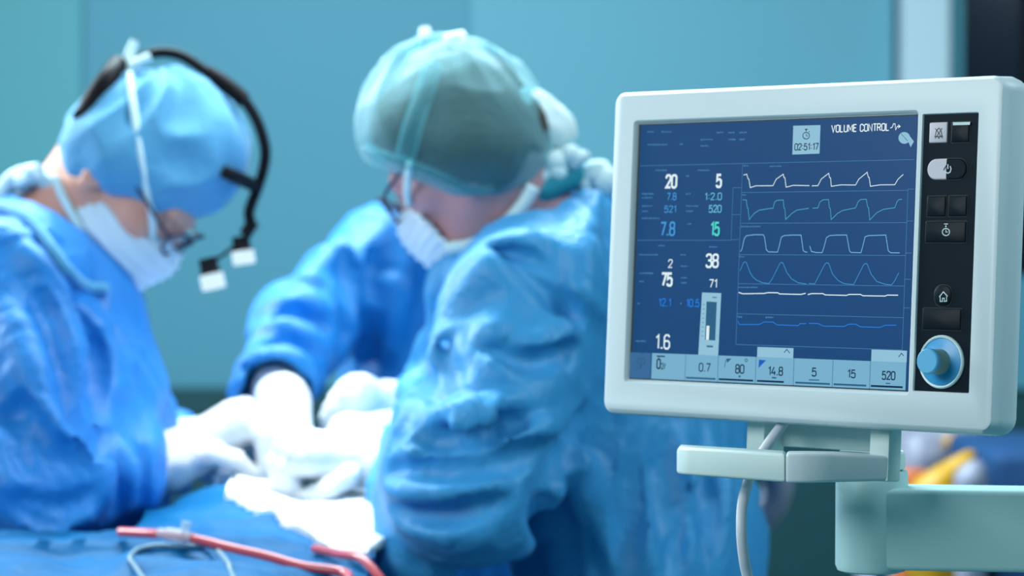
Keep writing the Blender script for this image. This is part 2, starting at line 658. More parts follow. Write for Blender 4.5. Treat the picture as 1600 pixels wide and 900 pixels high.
def pan(px, py, w=0.0):
    """photo position -> (u, v) on the monitor's front, w in front of it"""
    o = MO + Wn * w
    r = ray(px, py)
    t = ((o - CAM) @ Wn) / (r @ Wn)
    q = CAM + r * t - o
    return np.array([q @ U, q @ Vv])


def L2W(v):
    v = np.asarray(v, float).reshape(-1, 3)
    return MO + v[:, :1] * U + v[:, 1:2] * Vv + v[:, 2:3] * Wn


mon = thing('patient_monitor', 'white ventilator monitor with blue waveform screen in front of the surgeons', 'monitor', T4(MO, (U, Vv, Wn)))


def rrect(x0, y0, x1, y1, r, n=6):
    out = []
    for cx, cy, a0 in ((x1 - r, y1 - r, 0), (x0 + r, y1 - r, 90), (x0 + r, y0 + r, 180), (x1 - r, y0 + r, 270)):
        for i in range(n + 1):
            a = math.radians(a0 + 90 * i / n)
            out.append((cx + r * math.cos(a), cy + r * math.sin(a)))
    return out


# outer silhouette limits
DW = -0.024
uL = pan(951, 390, -0.004)[0]
uR = pan(1588, 395, DW)[0]
vT = pan(1280, 129, -0.006)[1]
vB = pan(1260, 665, -0.012)[1]
uRf = pan(1553, 395)[0]
vBf = pan(1260, 654)[1]
vTf = pan(1280, 136)[1]
uLf = uL + 0.006
def ring(l, bo, r_, t, w, rad):
    return [(x, y, w) for x, y in rrect(l, bo, r_, t, rad)]
loops = [
    ring(uL + .05, vB + .05, uR - .05, vT - .05, -0.075, 0.02),
    ring(uL + .03, vB + .03, uR - .03, vT - .03, -0.070, 0.02),
    ring(uL + .012, vB + .010, uR - .010, vT - .010, -0.046, 0.018),
    ring(uL + .001, vB + .001, uR - .001, vT - .001, -0.034, 0.014),
    ring(uL, vB, uR, vT, DW, 0.013),
    ring(uL + .0005, vB + .0008, uR - .003, vT - .0008, -0.014, 0.013),
    ring((uL + uLf) / 2 - .0015, vB + (vBf - vB) * .30, uRf + (uR - uRf) * .35, (vT + vTf) / 2 + .001, -0.0045, 0.011),
    ring(uLf - .001, vBf - .0015, uRf + .0022, vTf + .001, -0.0008, 0.009),
    ring(uLf + .001, vBf, uRf, vTf, 0.0, 0.008),
]
b = MB(); b.loft(loops)
housing = b.put('housing', M['plastic'], mon, 40, T=L2W)
SCR = [pan(993, 192), pan(1432, 178), pan(1415, 612), pan(979, 593)]
s0 = (SCR[0][0] + SCR[3][0]) / 2; s1 = (SCR[1][0] + SCR[2][0]) / 2
sb = (SCR[2][1] + SCR[3][1]) / 2; st = (SCR[0][1] + SCR[1][1]) / 2
k0 = (pan(1443, 179)[0] + pan(1427, 610)[0]) / 2; k1 = (pan(1528.5, 177)[0] + pan(1512, 614)[0]) / 2
kb = (pan(1427, 610)[1] + pan(1512, 614)[1]) / 2; kt = (pan(1443, 179)[1] + pan(1528.5, 177)[1]) / 2


def cut(o, x0, y0, x1, y1, depth, flare, r):
    c = MB()
    c.loft([ring(x0, y0, x1, y1, -depth, r), ring(x0 - flare * .3, y0 - flare * .3, x1 + flare * .3, y1 + flare * .3, -depth * .4, r),
            ring(x0 - flare, y0 - flare, x1 + flare, y1 + flare, 0.0006, r + flare), ring(x0 - flare - .002, y0 - flare - .002, x1 + flare + .002, y1 + flare + .002, 0.01, r + flare)])
    co = put('cutter', np.array(c.v), c.f, M['plastic'], None, 0)
    co.matrix_world = T4(MO, (U, Vv, Wn))
    m = o.modifiers.new('cut', 'BOOLEAN')
    m.operation = 'DIFFERENCE'; m.solver = 'EXACT'; m.object = co
    evaluated(o)
    bpy.data.objects.remove(co)
    o.data.shade_smooth()
    o.data.set_sharp_from_angle(angle=math.radians(28))


cut(housing, s0, sb, s1, st, 0.0045, 0.0035, 0.0015)
cut(housing, k0, kb, k1, kt, 0.0022, 0.0012, 0.001)

# --- screen
SW = -0.0040
E_ = dict(
    bgd=emit('screen_blue', rgb(6, 64, 118), 0.95, 0.36, 0.30),
    white=emit('screen_white', rgb(222, 240, 244), 1.0),
    blue=emit('screen_sky_blue', rgb(72, 150, 212), 1.0),
    cyan=emit('screen_cyan', rgb(106, 186, 214), 1.0),
    teal=emit('screen_green', rgb(84, 214, 200), 1.0),
    deep=emit('screen_deep_blue', rgb(44, 124, 222), 1.0),
    line=emit('screen_line', rgb(74, 130, 178), 1.0),
    dim=emit('screen_dim', rgb(92, 140, 186), 0.9),
    wave=emit('screen_wave', rgb(120, 180, 224), 1.0),
    wave2=emit('screen_wave_teal', rgb(84, 168, 196), 1.0),
    key=emit('screen_key', rgb(124, 182, 212), 0.92),
    keyd=emit('screen_key_dark', rgb(62, 112, 160), 0.9),
    keyl=emit('screen_key_light', rgb(152, 202, 226), 0.9),
    ink=emit('screen_ink', rgb(20, 48, 74), 1.0),
    inkm=emit('screen_ink_mid', rgb(48, 98, 134), 1.0),
    tri=emit('screen_triangle', rgb(30, 96, 190), 1.0),
)
b = MB(); b.box((s0 + .0004, sb + .0004, SW - .003), (s1 - .0004, st - .0004, SW))
screen = b.put('screen', M['darkteal'], mon, 0, label='dark blue glass screen showing white waveforms and numbers', T=L2W)  # dark border colour stands in for shade in the screen recess
b = MB(); b.box((s0 + .0030, sb + .0012, SW - .002), (s1 - .0008, st - .0016, SW + .00015))
b.put('display', E_['bgd'], screen, 0, T=L2W)


def R(x0, y0, x1, y1, r=.2, n=4):
    return rrect(x0, y0, x1, y1, r, n) + [rrect(x0, y0, x1, y1, r, n)[0]]


G = {
    '0': (.50, [R(0, 0, .48, 1)]), '1': (.34, [[(.04, .78), (.26, .98), (.26, 0)]]),
    '2': (.50, [[(.01, .74), (.02, .88), (.12, 1), (.36, 1), (.47, .9), (.47, .70), (.40, .55), (.02, .02), (.49, .02)]]),
    '3': (.50, [[(0, .80), (.03, .92), (.12, 1), (.36, 1), (.46, .9), (.46, .64), (.36, .53), (.16, .53)], [(.34, .53), (.48, .42), (.48, .12), (.36, 0), (.12, 0), (.02, .08), (0, .20)]]),
    '4': (.52, [[(.30, 1), (0, .26), (.52, .26)], [(.38, .52), (.38, 0)]]),
    '5': (.50, [[(.45, .98), (.06, .98), (.03, .53), (.14, .62), (.35, .62), (.47, .5), (.47, .13), (.36, 0), (.12, 0), (.02, .08), (0, .18)]]),
    '6': (.50, [[(.46, .84), (.43, .93), (.35, 1), (.13, 1), (0, .86), (0, .14), (.13, 0), (.35, 0), (.48, .14), (.48, .44), (.36, .57), (.12, .57), (0, .46)]]),
    '7': (.48, [[(0, .98), (.47, .98), (.16, 0)]]),
    '8': (.50, [R(.02, .53, .46, 1, .16), R(0, 0, .48, .53, .18)]),
    '.': (.20, [[(.10, -.02), (.10, .09)]]), ':': (.20, [[(.08, .18), (.08, .28)], [(.08, .66), (.08, .76)]]),
    ' ': (.28, []), '/': (.3, [[(0, 0), (.26, 1)]]), 'i': (.14, [[(.06, 0), (.06, .62)], [(.06, .85), (.06, .95)]]),
    'V': (.56, [[(0, 1), (.27, 0), (.54, 1)]]), 'O': (.52, [R(0, 0, .50, 1)]), 'L': (.44, [[(0, 1), (0, 0), (.40, 0)]]),
    'U': (.52, [[(0, 1), (0, .18), (.04, .06), (.14, 0), (.36, 0), (.46, .06), (.50, .18), (.50, 1)]]),
    'M': (.66, [[(0, 0), (0, 1), (.31, .25), (.62, 1), (.62, 0)]]), 'E': (.44, [[(.42, 1), (0, 1), (0, 0), (.42, 0)], [(0, .53), (.36, .53)]]),
    'C': (.50, [[(.48, .74), (.48, .86), (.36, 1), (.13, 1), (0, .86), (0, .14), (.13, 0), (.36, 0), (.48, .14), (.48, .28)]]),
    'N': (.54, [[(0, 0), (0, 1), (.50, 0), (.50, 1)]]), 'T': (.48, [[(0, 1), (.48, 1)], [(.24, 1), (.24, 0)]]),
    'R': (.52, [[(0, 0), (0, 1), (.34, 1), (.46, .9), (.46, .6), (.36, .5), (0, .5)], [(.28, .5), (.48, 0)]]),
    'S': (.50, [[(.46, .80), (.44, .92), (.34, 1), (.13, 1), (.02, .9), (.02, .64), (.13, .54), (.35, .48), (.47, .38), (.47, .1), (.35, 0), (.12, 0), (.01, .1), (0, .22)]]),
    'P': (.50, [[(0, 0), (0, 1), (.34, 1), (.47, .9), (.47, .57), (.36, .46), (0, .46)]]),
    '%': (.6, [R(0, .62, .2, 1, .09, 2), R(.38, 0, .58, .38, .09, 2), [(.08, 0), (.5, 1)]]),
}


def ribbon(mb, pts, wd, w, m=0):
    p = np.asarray(pts, float)
    keep = [0] + [i for i in range(1, len(p)) if np.linalg.norm(p[i] - p[i - 1]) > 1e-7]
    p = p[keep]
    if len(p) < 2:
        return
    closed = np.linalg.norm(p[0] - p[-1]) < 1e-7 and len(p) > 3
    d = np.diff(p, axis=0)
    d /= np.linalg.norm(d, axis=1)[:, None]
    nrm = np.stack([-d[:, 1], d[:, 0]], 1)
    off = []
    for i in range(len(p)):
        a = nrm[i - 1] if i > 0 else (nrm[-1] if closed else nrm[0])
        c = nrm[i] if i < len(nrm) else (nrm[0] if closed else nrm[-1])
        mm = a + c
        L = np.linalg.norm(mm)
        if L < 0.5:
            off.append(c)
        else:
            mm /= L
            off.append(mm / max(0.5, mm @ c))
    off = np.array(off) * wd / 2
    l, r = p + off, p - off
    v = [(x, y, w) for x, y in l] + [(x, y, w) for x, y in r]
    n = len(p)
    mb.add(v, [(i + n, i + 1 + n, i + 1, i) for i in range(n - 1)], m)


def text(mb, s, cx, y0, y1, x0, x1, wt=.13, w=SW + .0006, m=0, gap=.13):
    """s written between photo columns x0..x1 and rows y0 (top)..y1 (base)"""
    A = pan(x0, (y0 + y1) / 2, w); Bp = pan(x1, (y0 + y1) / 2, w)
    xm = (x0 + x1) / 2
    vb, vt = pan(xm, y1, w)[1], pan(xm, y0, w)[1]
    H = vt - vb
    tot = sum(G[c][0] for c in s) + gap * (len(s) - 1)
    sx = (Bp[0] - A[0] - wt * H * .6) / tot
    x = A[0] + wt * H * .3
    for c in s:
        for line in G[c][1]:
            wd = wt * H * (1.5 if c in '.:' else 1)
            ribbon(mb, [(x + a * sx, vb + wt * H / 2 + bb * (H - wt * H)) for a, bb in line], wd, w, m)
        x += (G[c][0] + gap) * sx


def readout(s, x0, x1, y0, y1, col, wt=.14):
    mb = MB(); text(mb, s, 0, y0, y1, x0, x1, wt)
    mb.put('readout', E_[col], screen, 0, T=L2W)


for a in (('20', 1040, 1058, 272, 295, 'white', .17), ('5', 1119, 1128, 271, 294, 'white', .17), ('7.8', 1042, 1057, 301, 313, 'blue', .14),
          ('521', 1038, 1057, 321, 332.5, 'blue', .14), ('1:2.0', 1101, 1128, 301, 313, 'cyan', .13), ('520', 1107.5, 1127.5, 320, 332.5, 'cyan', .14),
          ('7.8', 1032, 1055, 346, 369, 'blue', .14), ('15', 1110, 1124.5, 346, 369, 'teal', .15), ('2', 1044, 1051, 405, 419, 'white', .12),
          ('38', 1103, 1123, 396, 419, 'white', .15), ('75', 1033, 1051, 425, 448, 'white', .17), ('71', 1108, 1121, 436, 450, 'white', .13),
          ('12.1', 1029, 1049, 466, 479, 'deep', .14), ('10.5', 1072, 1093, 467, 480, 'deep', .15), ('1.6', 1024, 1047, 522, 546, 'white', .12)):
    readout(*a)
mb = MB(); text(mb, 'VOLUME CONTROL', 0, 193.5, 206, 1299, 1389.5, .14, gap=.15)
mb.put('screen_title', E_['white'], screen, 0, T=L2W)


def poly_px(mb, pts, wpx, m=0, w=SW + .0006):
    q = [pan(x, y, w) for x, y in pts]
    x, y = pts[len(pts) // 2]
    s = abs(pan(x, y + 1, w)[1] - pan(x, y, w)[1])
    ribbon(mb, q, wpx * s, w, m)


def quad_px(mb, pts, m=0, w=SW + .0004):
    mb.add([(*pan(x, y, w), w) for x, y in reversed(pts)], [tuple(range(len(pts)))], m)


def c2(pts):
    return [(1140 + x / 3.913, 170 + y / 3.913) for x, y in pts]


def c4(pts):
    return [(1140 + x / 3.913, 390 + y / 3.913) for x, y in pts]


waves = [
    ('white', 1.2, [c2([(85, 405), (105, 400), (112, 425), (118, 432), (126, 482), (160, 471), (265, 470), (285, 430), (328, 400), (332, 420), (338, 421), (345, 479), (390, 468), (488, 470)]),
                    c2([(503, 471), (540, 470), (560, 430), (606, 394), (611, 420), (617, 422), (622, 474), (680, 465), (770, 466), (790, 430), (841, 388), (848, 418), (853, 419), (861, 474), (920, 465), (1010, 464), (1030, 430), (1062, 401)])]),
    ('wave2', 1.1, [c2([(80, 557), (102, 557), (108, 605), (113, 610), (120, 677), (150, 640), (180, 620), (250, 609), (266, 608), (275, 570), (290, 560), (328, 557), (332, 606), (338, 610), (343, 677), (380, 640), (410, 620), (485, 608)]),
                    c2([(508, 608), (540, 606), (552, 570), (572, 556), (605, 555), (610, 605), (616, 610), (621, 677), (660, 640), (690, 622), (770, 606), (785, 570), (800, 555), (836, 553), (844, 600), (850, 605), (857, 680), (900, 635), (940, 615), (1010, 605), (1025, 565), (1035, 555), (1054, 553)])]),
    ('wave', 1.3, [c2([(65, 874), (75, 860), (90, 792), (103, 776), (150, 770), (205, 770), (213, 782), (225, 863), (240, 875), (293, 876), (302, 845), (316, 785), (335, 775), (380, 772), (437, 772), (450, 866), (460, 874), (475, 877)]),
                   c2([(490, 838), (500, 872), (530, 879), (566, 879), (576, 850), (592, 788), (612, 775), (660, 772), (716, 772), (733, 868), (742, 878), (803, 880), (812, 850), (828, 783), (850, 775), (955, 772), (970, 868), (985, 880), (1040, 881)])]),
    ('blue', 1.1, [c4([(62, 132), (85, 80), (95, 74), (103, 80), (125, 140), (140, 165), (165, 187), (200, 202), (240, 208), (260, 180), (308, 84), (318, 78), (327, 84), (350, 140), (380, 180), (420, 203), (470, 210)]),
                   c4([(485, 207), (520, 210), (583, 88), (595, 80), (607, 86), (630, 150), (665, 190), (700, 208), (758, 214), (820, 92), (832, 84), (842, 90), (865, 150), (900, 195), (950, 212), (990, 216), (1010, 190), (1035, 140)])]),
    ('white', 1.5, [c4([(55, 262), (80, 270), (210, 268), (235, 263), (295, 264), (305, 271), (435, 274), (465, 267)]),
                    c4([(478, 275), (500, 269), (570, 269), (585, 277), (715, 280), (730, 274), (800, 274), (815, 282), (950, 284), (965, 278), (1030, 279)])]),
    ('deep', 1.4, [c4([(50, 435), (60, 458), (180, 458), (210, 443), (265, 443), (290, 460), (420, 465), (430, 453), (470, 452)]),
                   c4([(485, 451), (540, 452), (575, 468), (700, 470), (730, 456), (770, 456), (800, 472), (920, 476), (950, 463), (1020, 462)])]),
]
for col, wd, ls in waves:
    mb = MB()
    for l in ls:
        poly_px(mb, l, wd)
    mb.put('waveform', E_[col], screen, 0, T=L2W)

# chart frame lines
mb = MB()
gx0 = (pan(1157, 254)[0] + pan(1145, 538)[0]) / 2
gx1 = pan(1411, 400)[0]
u_end = s1 - .003
LW = .00045
lw = SW + .0003
for (px, py, xa, xb) in ((1155, 255, s0 + .004, u_end), (1155, 300.5, gx0, gx1), (1154, 348.5, gx0, gx1), (1152, 397.5, gx0, gx1), (1151, 443, gx0, gx1), (1148, 490, gx0, gx1), (1145, 538, gx0, gx1),
                         (1000, 375, s0 + .004, pan(1138, 380)[0])):
    v = pan(px, py)[1]
    ribbon(mb, [(xa, v), (xb, v)], LW, lw)
vt_, vb_ = pan(1155, 255)[1], pan(1145, 538)[1]
ribbon(mb, [(gx0, vt_), (gx0, vb_)], LW, lw)
ribbon(mb, [(gx1, pan(1417, 295)[1]), (gx1, vb_)], LW, lw)
xa = pan(1140, 330)[0]
ribbon(mb, [(gx0 - .001, pan(1140, 293)[1]), (xa, pan(1140, 293)[1]), (xa, pan(1138, 374)[1]), (gx0 - .001, pan(1138, 374)[1])], LW, lw)
ribbon(mb, [(xa, pan(1138, 335)[1]), (gx0 - .001, pan(1138, 335)[1])], LW, lw)
xb = pan(1424, 300)[0]
for py in (295, 345, 395, 436, 481):
    ribbon(mb, [(gx1, pan(1417, py)[1]), (xb, pan(1417, py)[1])], LW, lw)
mb.put('chart_frame', E_['line'], screen, 0, T=L2W)

# faint unreadable small captions: rows of short dashes
rd = random.Random(3)
for x, y, n in ((1024, 266, 7), (1090, 266, 7), (1003, 303, 7), (1003, 309, 6), (1003, 322, 6), (1003, 330, 4), (1003, 341, 10), (1072, 322, 8), (1072, 330, 4), (1072, 303, 3), (1072, 275, 2),
                (1074, 350, 2), (999, 398, 12), (1063, 398, 3), (1000, 427, 8), (1064, 416, 4), (1064, 434, 4), (1064, 442, 4), (999, 440, 3), (1063, 474, 1), (996, 474, 2), (993, 533, 6),
                (1162, 259, 3), (1203, 260, 7), (1160, 305, 2), (1158, 354, 12), (1155, 401, 4), (1153, 449, 12), (1152, 495, 3), (1196, 496, 5), (1095, 218, 7), (1095, 228, 5), (1120, 207, 4), (1138, 207, 4),
                (1155, 207, 5), (1138, 218, 4), (1155, 218, 4), (1012, 206, 4), (1034, 206, 6), (1012, 226, 12), (1062, 225, 2), (1028, 384, 4), (1108, 386, 4)):
    x_ = x
    mb = MB()
    for i in range(n):
        l = rd.uniform(1.2, 2.6)
        poly_px(mb, [(x_, y + rd.uniform(-.4, .4)), (x_ + l, y + rd.uniform(-.4, .4))], rd.uniform(1.4, 2.6), w=lw)
        x_ += l + rd.uniform(.5, 1.1)
    mb.put('caption', E_['line'], screen, 0, T=L2W)


def circ(cx, cy, r, n=20):
    return [(cx + r * math.cos(i * 2 * math.pi / n), cy + r * math.sin(i * 2 * math.pi / n)) for i in range(n + 1)]


# timer box
mb = MB()
quad_px(mb, [(1239.5, 196.5), (1282, 195.5), (1280.5, 240), (1238, 241.5)], 0)
text(mb, '02:51:17', 0, 223.5, 235, 1241.5, 1279, .14, m=1)
poly_px(mb, circ(1259.6, 212, 5.2), 1.3, 1); poly_px(mb, [(1259.6, 205), (1259.6, 202.5)], 2, 1); poly_px(mb, [(1257.5, 202), (1262, 202)], 1.4, 1)
poly_px(mb, [(1259.8, 209), (1259.8, 212.3), (1262.6, 212.3)], 1, 1); poly_px(mb, [(1263.5, 206.5), (1265, 205)], 1.2, 1)
mb.put('timer_box', [E_['keyl'], E_['ink']], screen, 0, T=L2W)
mb = MB()
poly_px(mb, [(1391, 200), (1394, 199), (1396, 193.5), (1398.5, 193.5), (1399.5, 203), (1402, 197.5), (1405.5, 197.5)], 1.3)
poly_px(mb, [(1403.5, 195), (1406.5, 197.5), (1403.5, 200)], 1.2)
mb.put('pulse_icon', E_['white'], screen, 0, T=L2W)
mb = MB()
quad_px(mb, list(circ(1413, 215.5, 9.2, 24))[:-1], 0)
quad_px(mb, [(1416, 215), (1421, 212), (1428, 221), (1423, 230)], 0, SW + .0006)
poly_px(mb, [(1408, 209), (1418, 220)], .9, 1, SW + .0008)
mb.put('round_icon', [E_['keyl'], E_['inkm']], screen, 0, T=L2W)
# bar gauge
mb = MB()
quad_px(mb, [(1097, 457), (1127, 458), (1122, 557), (1091, 555)], 0)
quad_px(mb, [(1104, 471), (1120, 472), (1117.5, 532), (1101.5, 531)], 1, SW + .0006)
quad_px(mb, [(1104, 509), (1108.5, 509), (1107.5, 531), (1103, 531)], 2, SW + .0008)
for y in (476, 483, 490, 497, 504, 511, 518, 525):
    poly_px(mb, [(1098.3 - (y - 476) * .05, y), (1101.3 - (y - 476) * .05, y)], .8, 1)
poly_px(mb, [(1104, 541), (1114, 541.5)], 3, 3); poly_px(mb, [(1113, 464.5), (1120, 465)], 1.6, 3)
mb.put('bar_gauge', [E_['keyl'], E_['inkm'], E_['white'], E_['keyd']], screen, 0, T=L2W)

# soft keys along the bottom
kv0 = sb + .0014
kv1 = (pan(1040, 550.5)[1] + pan(1330, 565)[1]) / 2
def kx(px):
    return pan(px, 580, SW)[0]
edges = [1018, 1071, 1122, 1181, 1240.5, 1301.5, 1360, 1416.5]
def softkey(x0, x1, col, extra, name='soft_key', bar=None, barcol=2):
    mb = MB()
    a, c = kx(x0) + .0002, min(kx(x1) - .0002, s1 - .0012)
    mb.add([(a, kv0, SW + .0004), (c, kv0, SW + .0004), (c, kv1, SW + .0004), (a, kv1, SW + .0004)], [(0, 1, 2, 3)], 0)
    ribbon(mb, [(a, kv0), (a, kv1)], .0003, SW + .0005, 3)
    if bar:
        p, q = kx(bar[0]), kx(bar[1])
        ribbon(mb, [(p, kv0 + .0024), (q, kv0 + .0024)], .0016, SW + .0006, barcol)
    extra(mb)
    mb.put(name, [E_[col], E_['ink'], E_['inkm'], E_['keyd'], E_['tri'], E_['keyl']], screen, 0, T=L2W)
softkey(984.5, 1017, 'keyd', lambda m: (text(m, 'SP', 0, 559, 577, 995, 1008, .11, m=2), poly_px(m, [(1000, 552), (1006, 552.5)], 2, 2)), bar=(986, 1014), barcol=0)
softkey(1018, 1071, 'key', lambda m: (text(m, 'O', 0, 560, 577, 1026, 1032.5, .15, m=1), text(m, '2/', 0, 567, 577.5, 1033, 1040, .14, m=1), poly_px(m, [(1026, 556.5), (1039, 556.8)], 2, 1), poly_px(m, [(1030, 557), (1029, 561)], 1.2, 1)))
softkey(1071, 1122, 'key', lambda m: text(m, '0.7', 0, 567, 581, 1092, 1110, .13, m=1), bar=(1073, 1119))
softkey(1122, 1181, 'key', lambda m: (text(m, '80', 0, 569, 584, 1149, 1163, .14, m=1), poly_px(m, circ(1166, 563, 2), 1, 1), poly_px(m, [(1132, 574), (1134, 563), (1141, 562)], 1.2, 2), quad_px(m, [(1135, 560), (1143, 560.5), (1136, 567)], 2, SW + .0007), poly_px(m, [(1154, 588), (1157, 588.3)], 3, 2)), bar=(1124, 1178), barcol=1)
def tab(m, x0, x1, yt, yb):
    a, c = kx(x0), min(kx(x1), s1 - .0012)
    vt2 = pan((x0 + x1) / 2, yt, SW)[1]
    m.add([(a, kv1, SW + .0004), (c, kv1, SW + .0004), (c, vt2, SW + .0004), (a, vt2, SW + .0004)], [(0, 1, 2, 3)], 5)
softkey(1181, 1240.5, 'key', lambda m: (tab(m, 1182.5, 1239, 543, 560), poly_px(m, [(1225, 551), (1229.5, 546), (1234, 552)], 1.5, 2), text(m, '14.8', 0, 572.5, 587, 1200, 1223.5, .14, m=1),
        quad_px(m, [(1186, 562), (1197, 563), (1185, 575)], 4, SW + .0006), poly_px(m, [(1206, 590), (1213, 590.5)], 2.4, 2)), bar=(1184, 1226), barcol=1)
softkey(1240.5, 1301.5, 'key', lambda m: (text(m, '5', 0, 574, 588.5, 1268.5, 1276, .14, m=1), poly_px(m, [(1264, 593.5), (1280, 594)], 2, 3)), bar=(1244, 1298))
softkey(1301.5, 1360, 'key', lambda m: text(m, '15', 0, 577, 591, 1324, 1337, .14, m=1), bar=(1304, 1355))
softkey(1360, 1416.5, 'key', lambda m: (tab(m, 1361, 1416.5, 547, 566), poly_px(m, [(1404, 558), (1408.5, 552), (1412, 556)], 1.5, 2), text(m, '520', 0, 579.5, 594, 1378, 1399, .14, m=1), poly_px(m, [(1384, 599), (1391, 599.3)], 2, 3)), bar=(1362, 1412), barcol=1)

# --- key panel
KW = -0.0016
b = MB(); b.box((k0, kb, KW - .003), (k1, kt, KW))
kpan = b.put('key_panel', M['panel'], mon, 0, label='black key panel right of the screen', T=L2W)


def button(x0, x1, y0, y1, top, round_=.0012, glyph=None, h=.0016, mats=None):
    w = KW
    xm, ym = (x0 + x1) / 2, (y0 + y1) / 2
    a = pan(x0, ym, w)[0]; c = pan(x1, ym, w)[0]
    d = pan(xm, y1, w)[1]; e = pan(xm, y0, w)[1]
    mb = MB()
    def rl(g, ww):
        return [(x, y, ww) for x, y in rrect(a + g, d + g, c - g, e - g, max(round_ - g * .5, .0004), 5)]
    mb.loft([rl(-.0003, w - .0005), rl(-.0003, w + .0004)], 1)
    mb.loft([rl(.0002, w + .0002), rl(.0004, w + h * .7), rl(.0012, w + h)], 0)
    if glyph:
        glyph(mb, w + h + .0003)
    return mb.put('button', mats or [top, M['keyedge'], M['glyph'], M['glyphd']], kpan, 30, T=L2W)


def bell(mb, w):
    poly_px(mb, [(1461, 213), (1463, 204), (1467, 200), (1470, 204), (1472, 213)], 1.2, 3, w); poly_px(mb, [(1460, 213.5), (1473, 213)], 1.6, 3, w)
    poly_px(mb, [(1461, 200.5), (1472.5, 216)], 1.1, 3, w); poly_px(mb, [(1472, 200), (1461, 216.5)], 1.1, 3, w); poly_px(mb, [(1465.5, 215.5), (1468, 215.5)], 2, 3, w)
button(1453, 1481.5, 191, 223.5, M['keylight'], glyph=bell)
button(1487, 1516, 190, 223, M['key'], glyph=lambda mb, w: quad_px(mb, [(1489, 191), (1515.8, 190.5), (1515.5, 195), (1489, 195.8)], 2, w))
# power rocker: pale left half, dark right half
def power(mb, w):
    poly_px(mb, [(1477.5, 259.5), (1475.9, 264), (1477.5, 269), (1481, 270.6), (1484.5, 269), (1486, 264), (1484.6, 259.5)], 1.8, 2, w); poly_px(mb, [(1481, 256.5), (1481, 264)], 1.8, 2, w)
def half(side):
    w = KW; h = .0018
    xm = 1480.5
    lo, hi = (1450, xm) if side else (xm, 1512)
    a, c, d, e = pan(1450, 264, w)[0], pan(1512, 264, w)[0], pan(1481, 281, w)[1], pan(1481, 247.5, w)[1]
    m_ = pan(xm, 264, w)[0]; r = (e - d) / 2 - .0001
    def loop(g, ww):
        pts = []
        for i in range(13):
            t = math.pi / 2 + math.pi * i / 12
            cxx = a + r if side else c - r
            s = 1 if side else -1
            pts.append((cxx + s * (r - g) * math.cos(t), (d + e) / 2 + (r - g) * math.sin(t), ww))
        pts += [(m_ , d + g, ww), (m_, e - g, ww)]
        return pts if side else pts[::-1]
    mb = MB()
    mb.loft([loop(-.0003, w - .0004), loop(-.0003, w + .0004)], 1)
    mb.loft([loop(.0001, w), loop(.0004, w + h * .7), loop(.0013, w + h)], 0)
    if not side:
        power(mb, w + h + .0003)
        poly_px(mb, [(1474, 266), (1479, 258)], 1.6, 3, w + h + .0004)
    mb.put('button', [M['keylight'] if side else M['key'], M['keyedge'], M['glyph'], M['panel']], kpan, 30, T=L2W)
half(True); half(False)
button(1449, 1479, 306, 339, M['key']); button(1482, 1512, 305.5, 338.5, M['key'])
def watch(mb, w):
    poly_px(mb, circ(1478, 362.5, 5.6), 1.5, 2, w); poly_px(mb, [(1478, 355), (1478, 352)], 2.4, 2, w); poly_px(mb, [(1475, 350), (1481, 350)], 1.2, 2, w); poly_px(mb, [(1478, 359), (1478, 362.5), (1481, 362.5)], 1.2, 2, w)
button(1446.5, 1510.5, 345.5, 379.5, M['key'], glyph=watch)
def house(mb, w):
    poly_px(mb, [(1467.5, 464), (1474, 456), (1480.5, 463)], 1.6, 2, w); poly_px(mb, [(1469, 463.5), (1469, 471), (1472.5, 471), (1472.5, 466), (1475.5, 466), (1475.5, 471), (1479, 470.6), (1479, 463)], 1.4, 2, w)
button(1460, 1488, 445, 479, M['key'], .0075, house)
button(1442, 1503, 481.5, 516, M['key'])

# --- rotary dial
dc = pan(1472, 565.5, KW)
def disc(cu, cv, prof, m, mb, n=40):
    loops = []
    for r, w in prof:
        loops.append([(cu + r * math.cos(i * 2 * math.pi / n), cv + r * math.sin(i * 2 * math.pi / n), w) for i in range(n)])
    mb.loft(loops, m)
mb = MB(); disc(dc[0], dc[1], [(.0222, KW - .001), (.0222, KW + .0015), (.0212, KW + .0026), (.0200, KW + .0022), (.0198, KW + .001)], 0, mb)
dial = mb.put('dial', M['dialring'], mon, 35, label='blue rotary dial with pale ring', T=L2W)
mb = MB(); disc(dc[0], dc[1], [(.0197, KW + .0008), (.0195, KW + .0019), (.0160, KW + .0026), (.0125, KW + .0034), (.0110, KW + .004)], 0, mb)
mb.put('dial_dish', M['dialblue'], dial, 35, T=L2W)
mb = MB(); disc(dc[0], dc[1], [(.0110, KW + .002), (.0104, KW + .008), (.0102, KW + .018)], 0, mb)
mb.put('dial_shaft', M['dialshaft'], dial, 35, T=L2W)
mb = MB(); disc(dc[0], dc[1], [(.0106, KW + .0172), (.0108, KW + .0195), (.0104, KW + .021), (.0094, KW + .0218)], 0, mb)
mb.put('dial_cap', M['dialcap'], dial, 35, T=L2W)

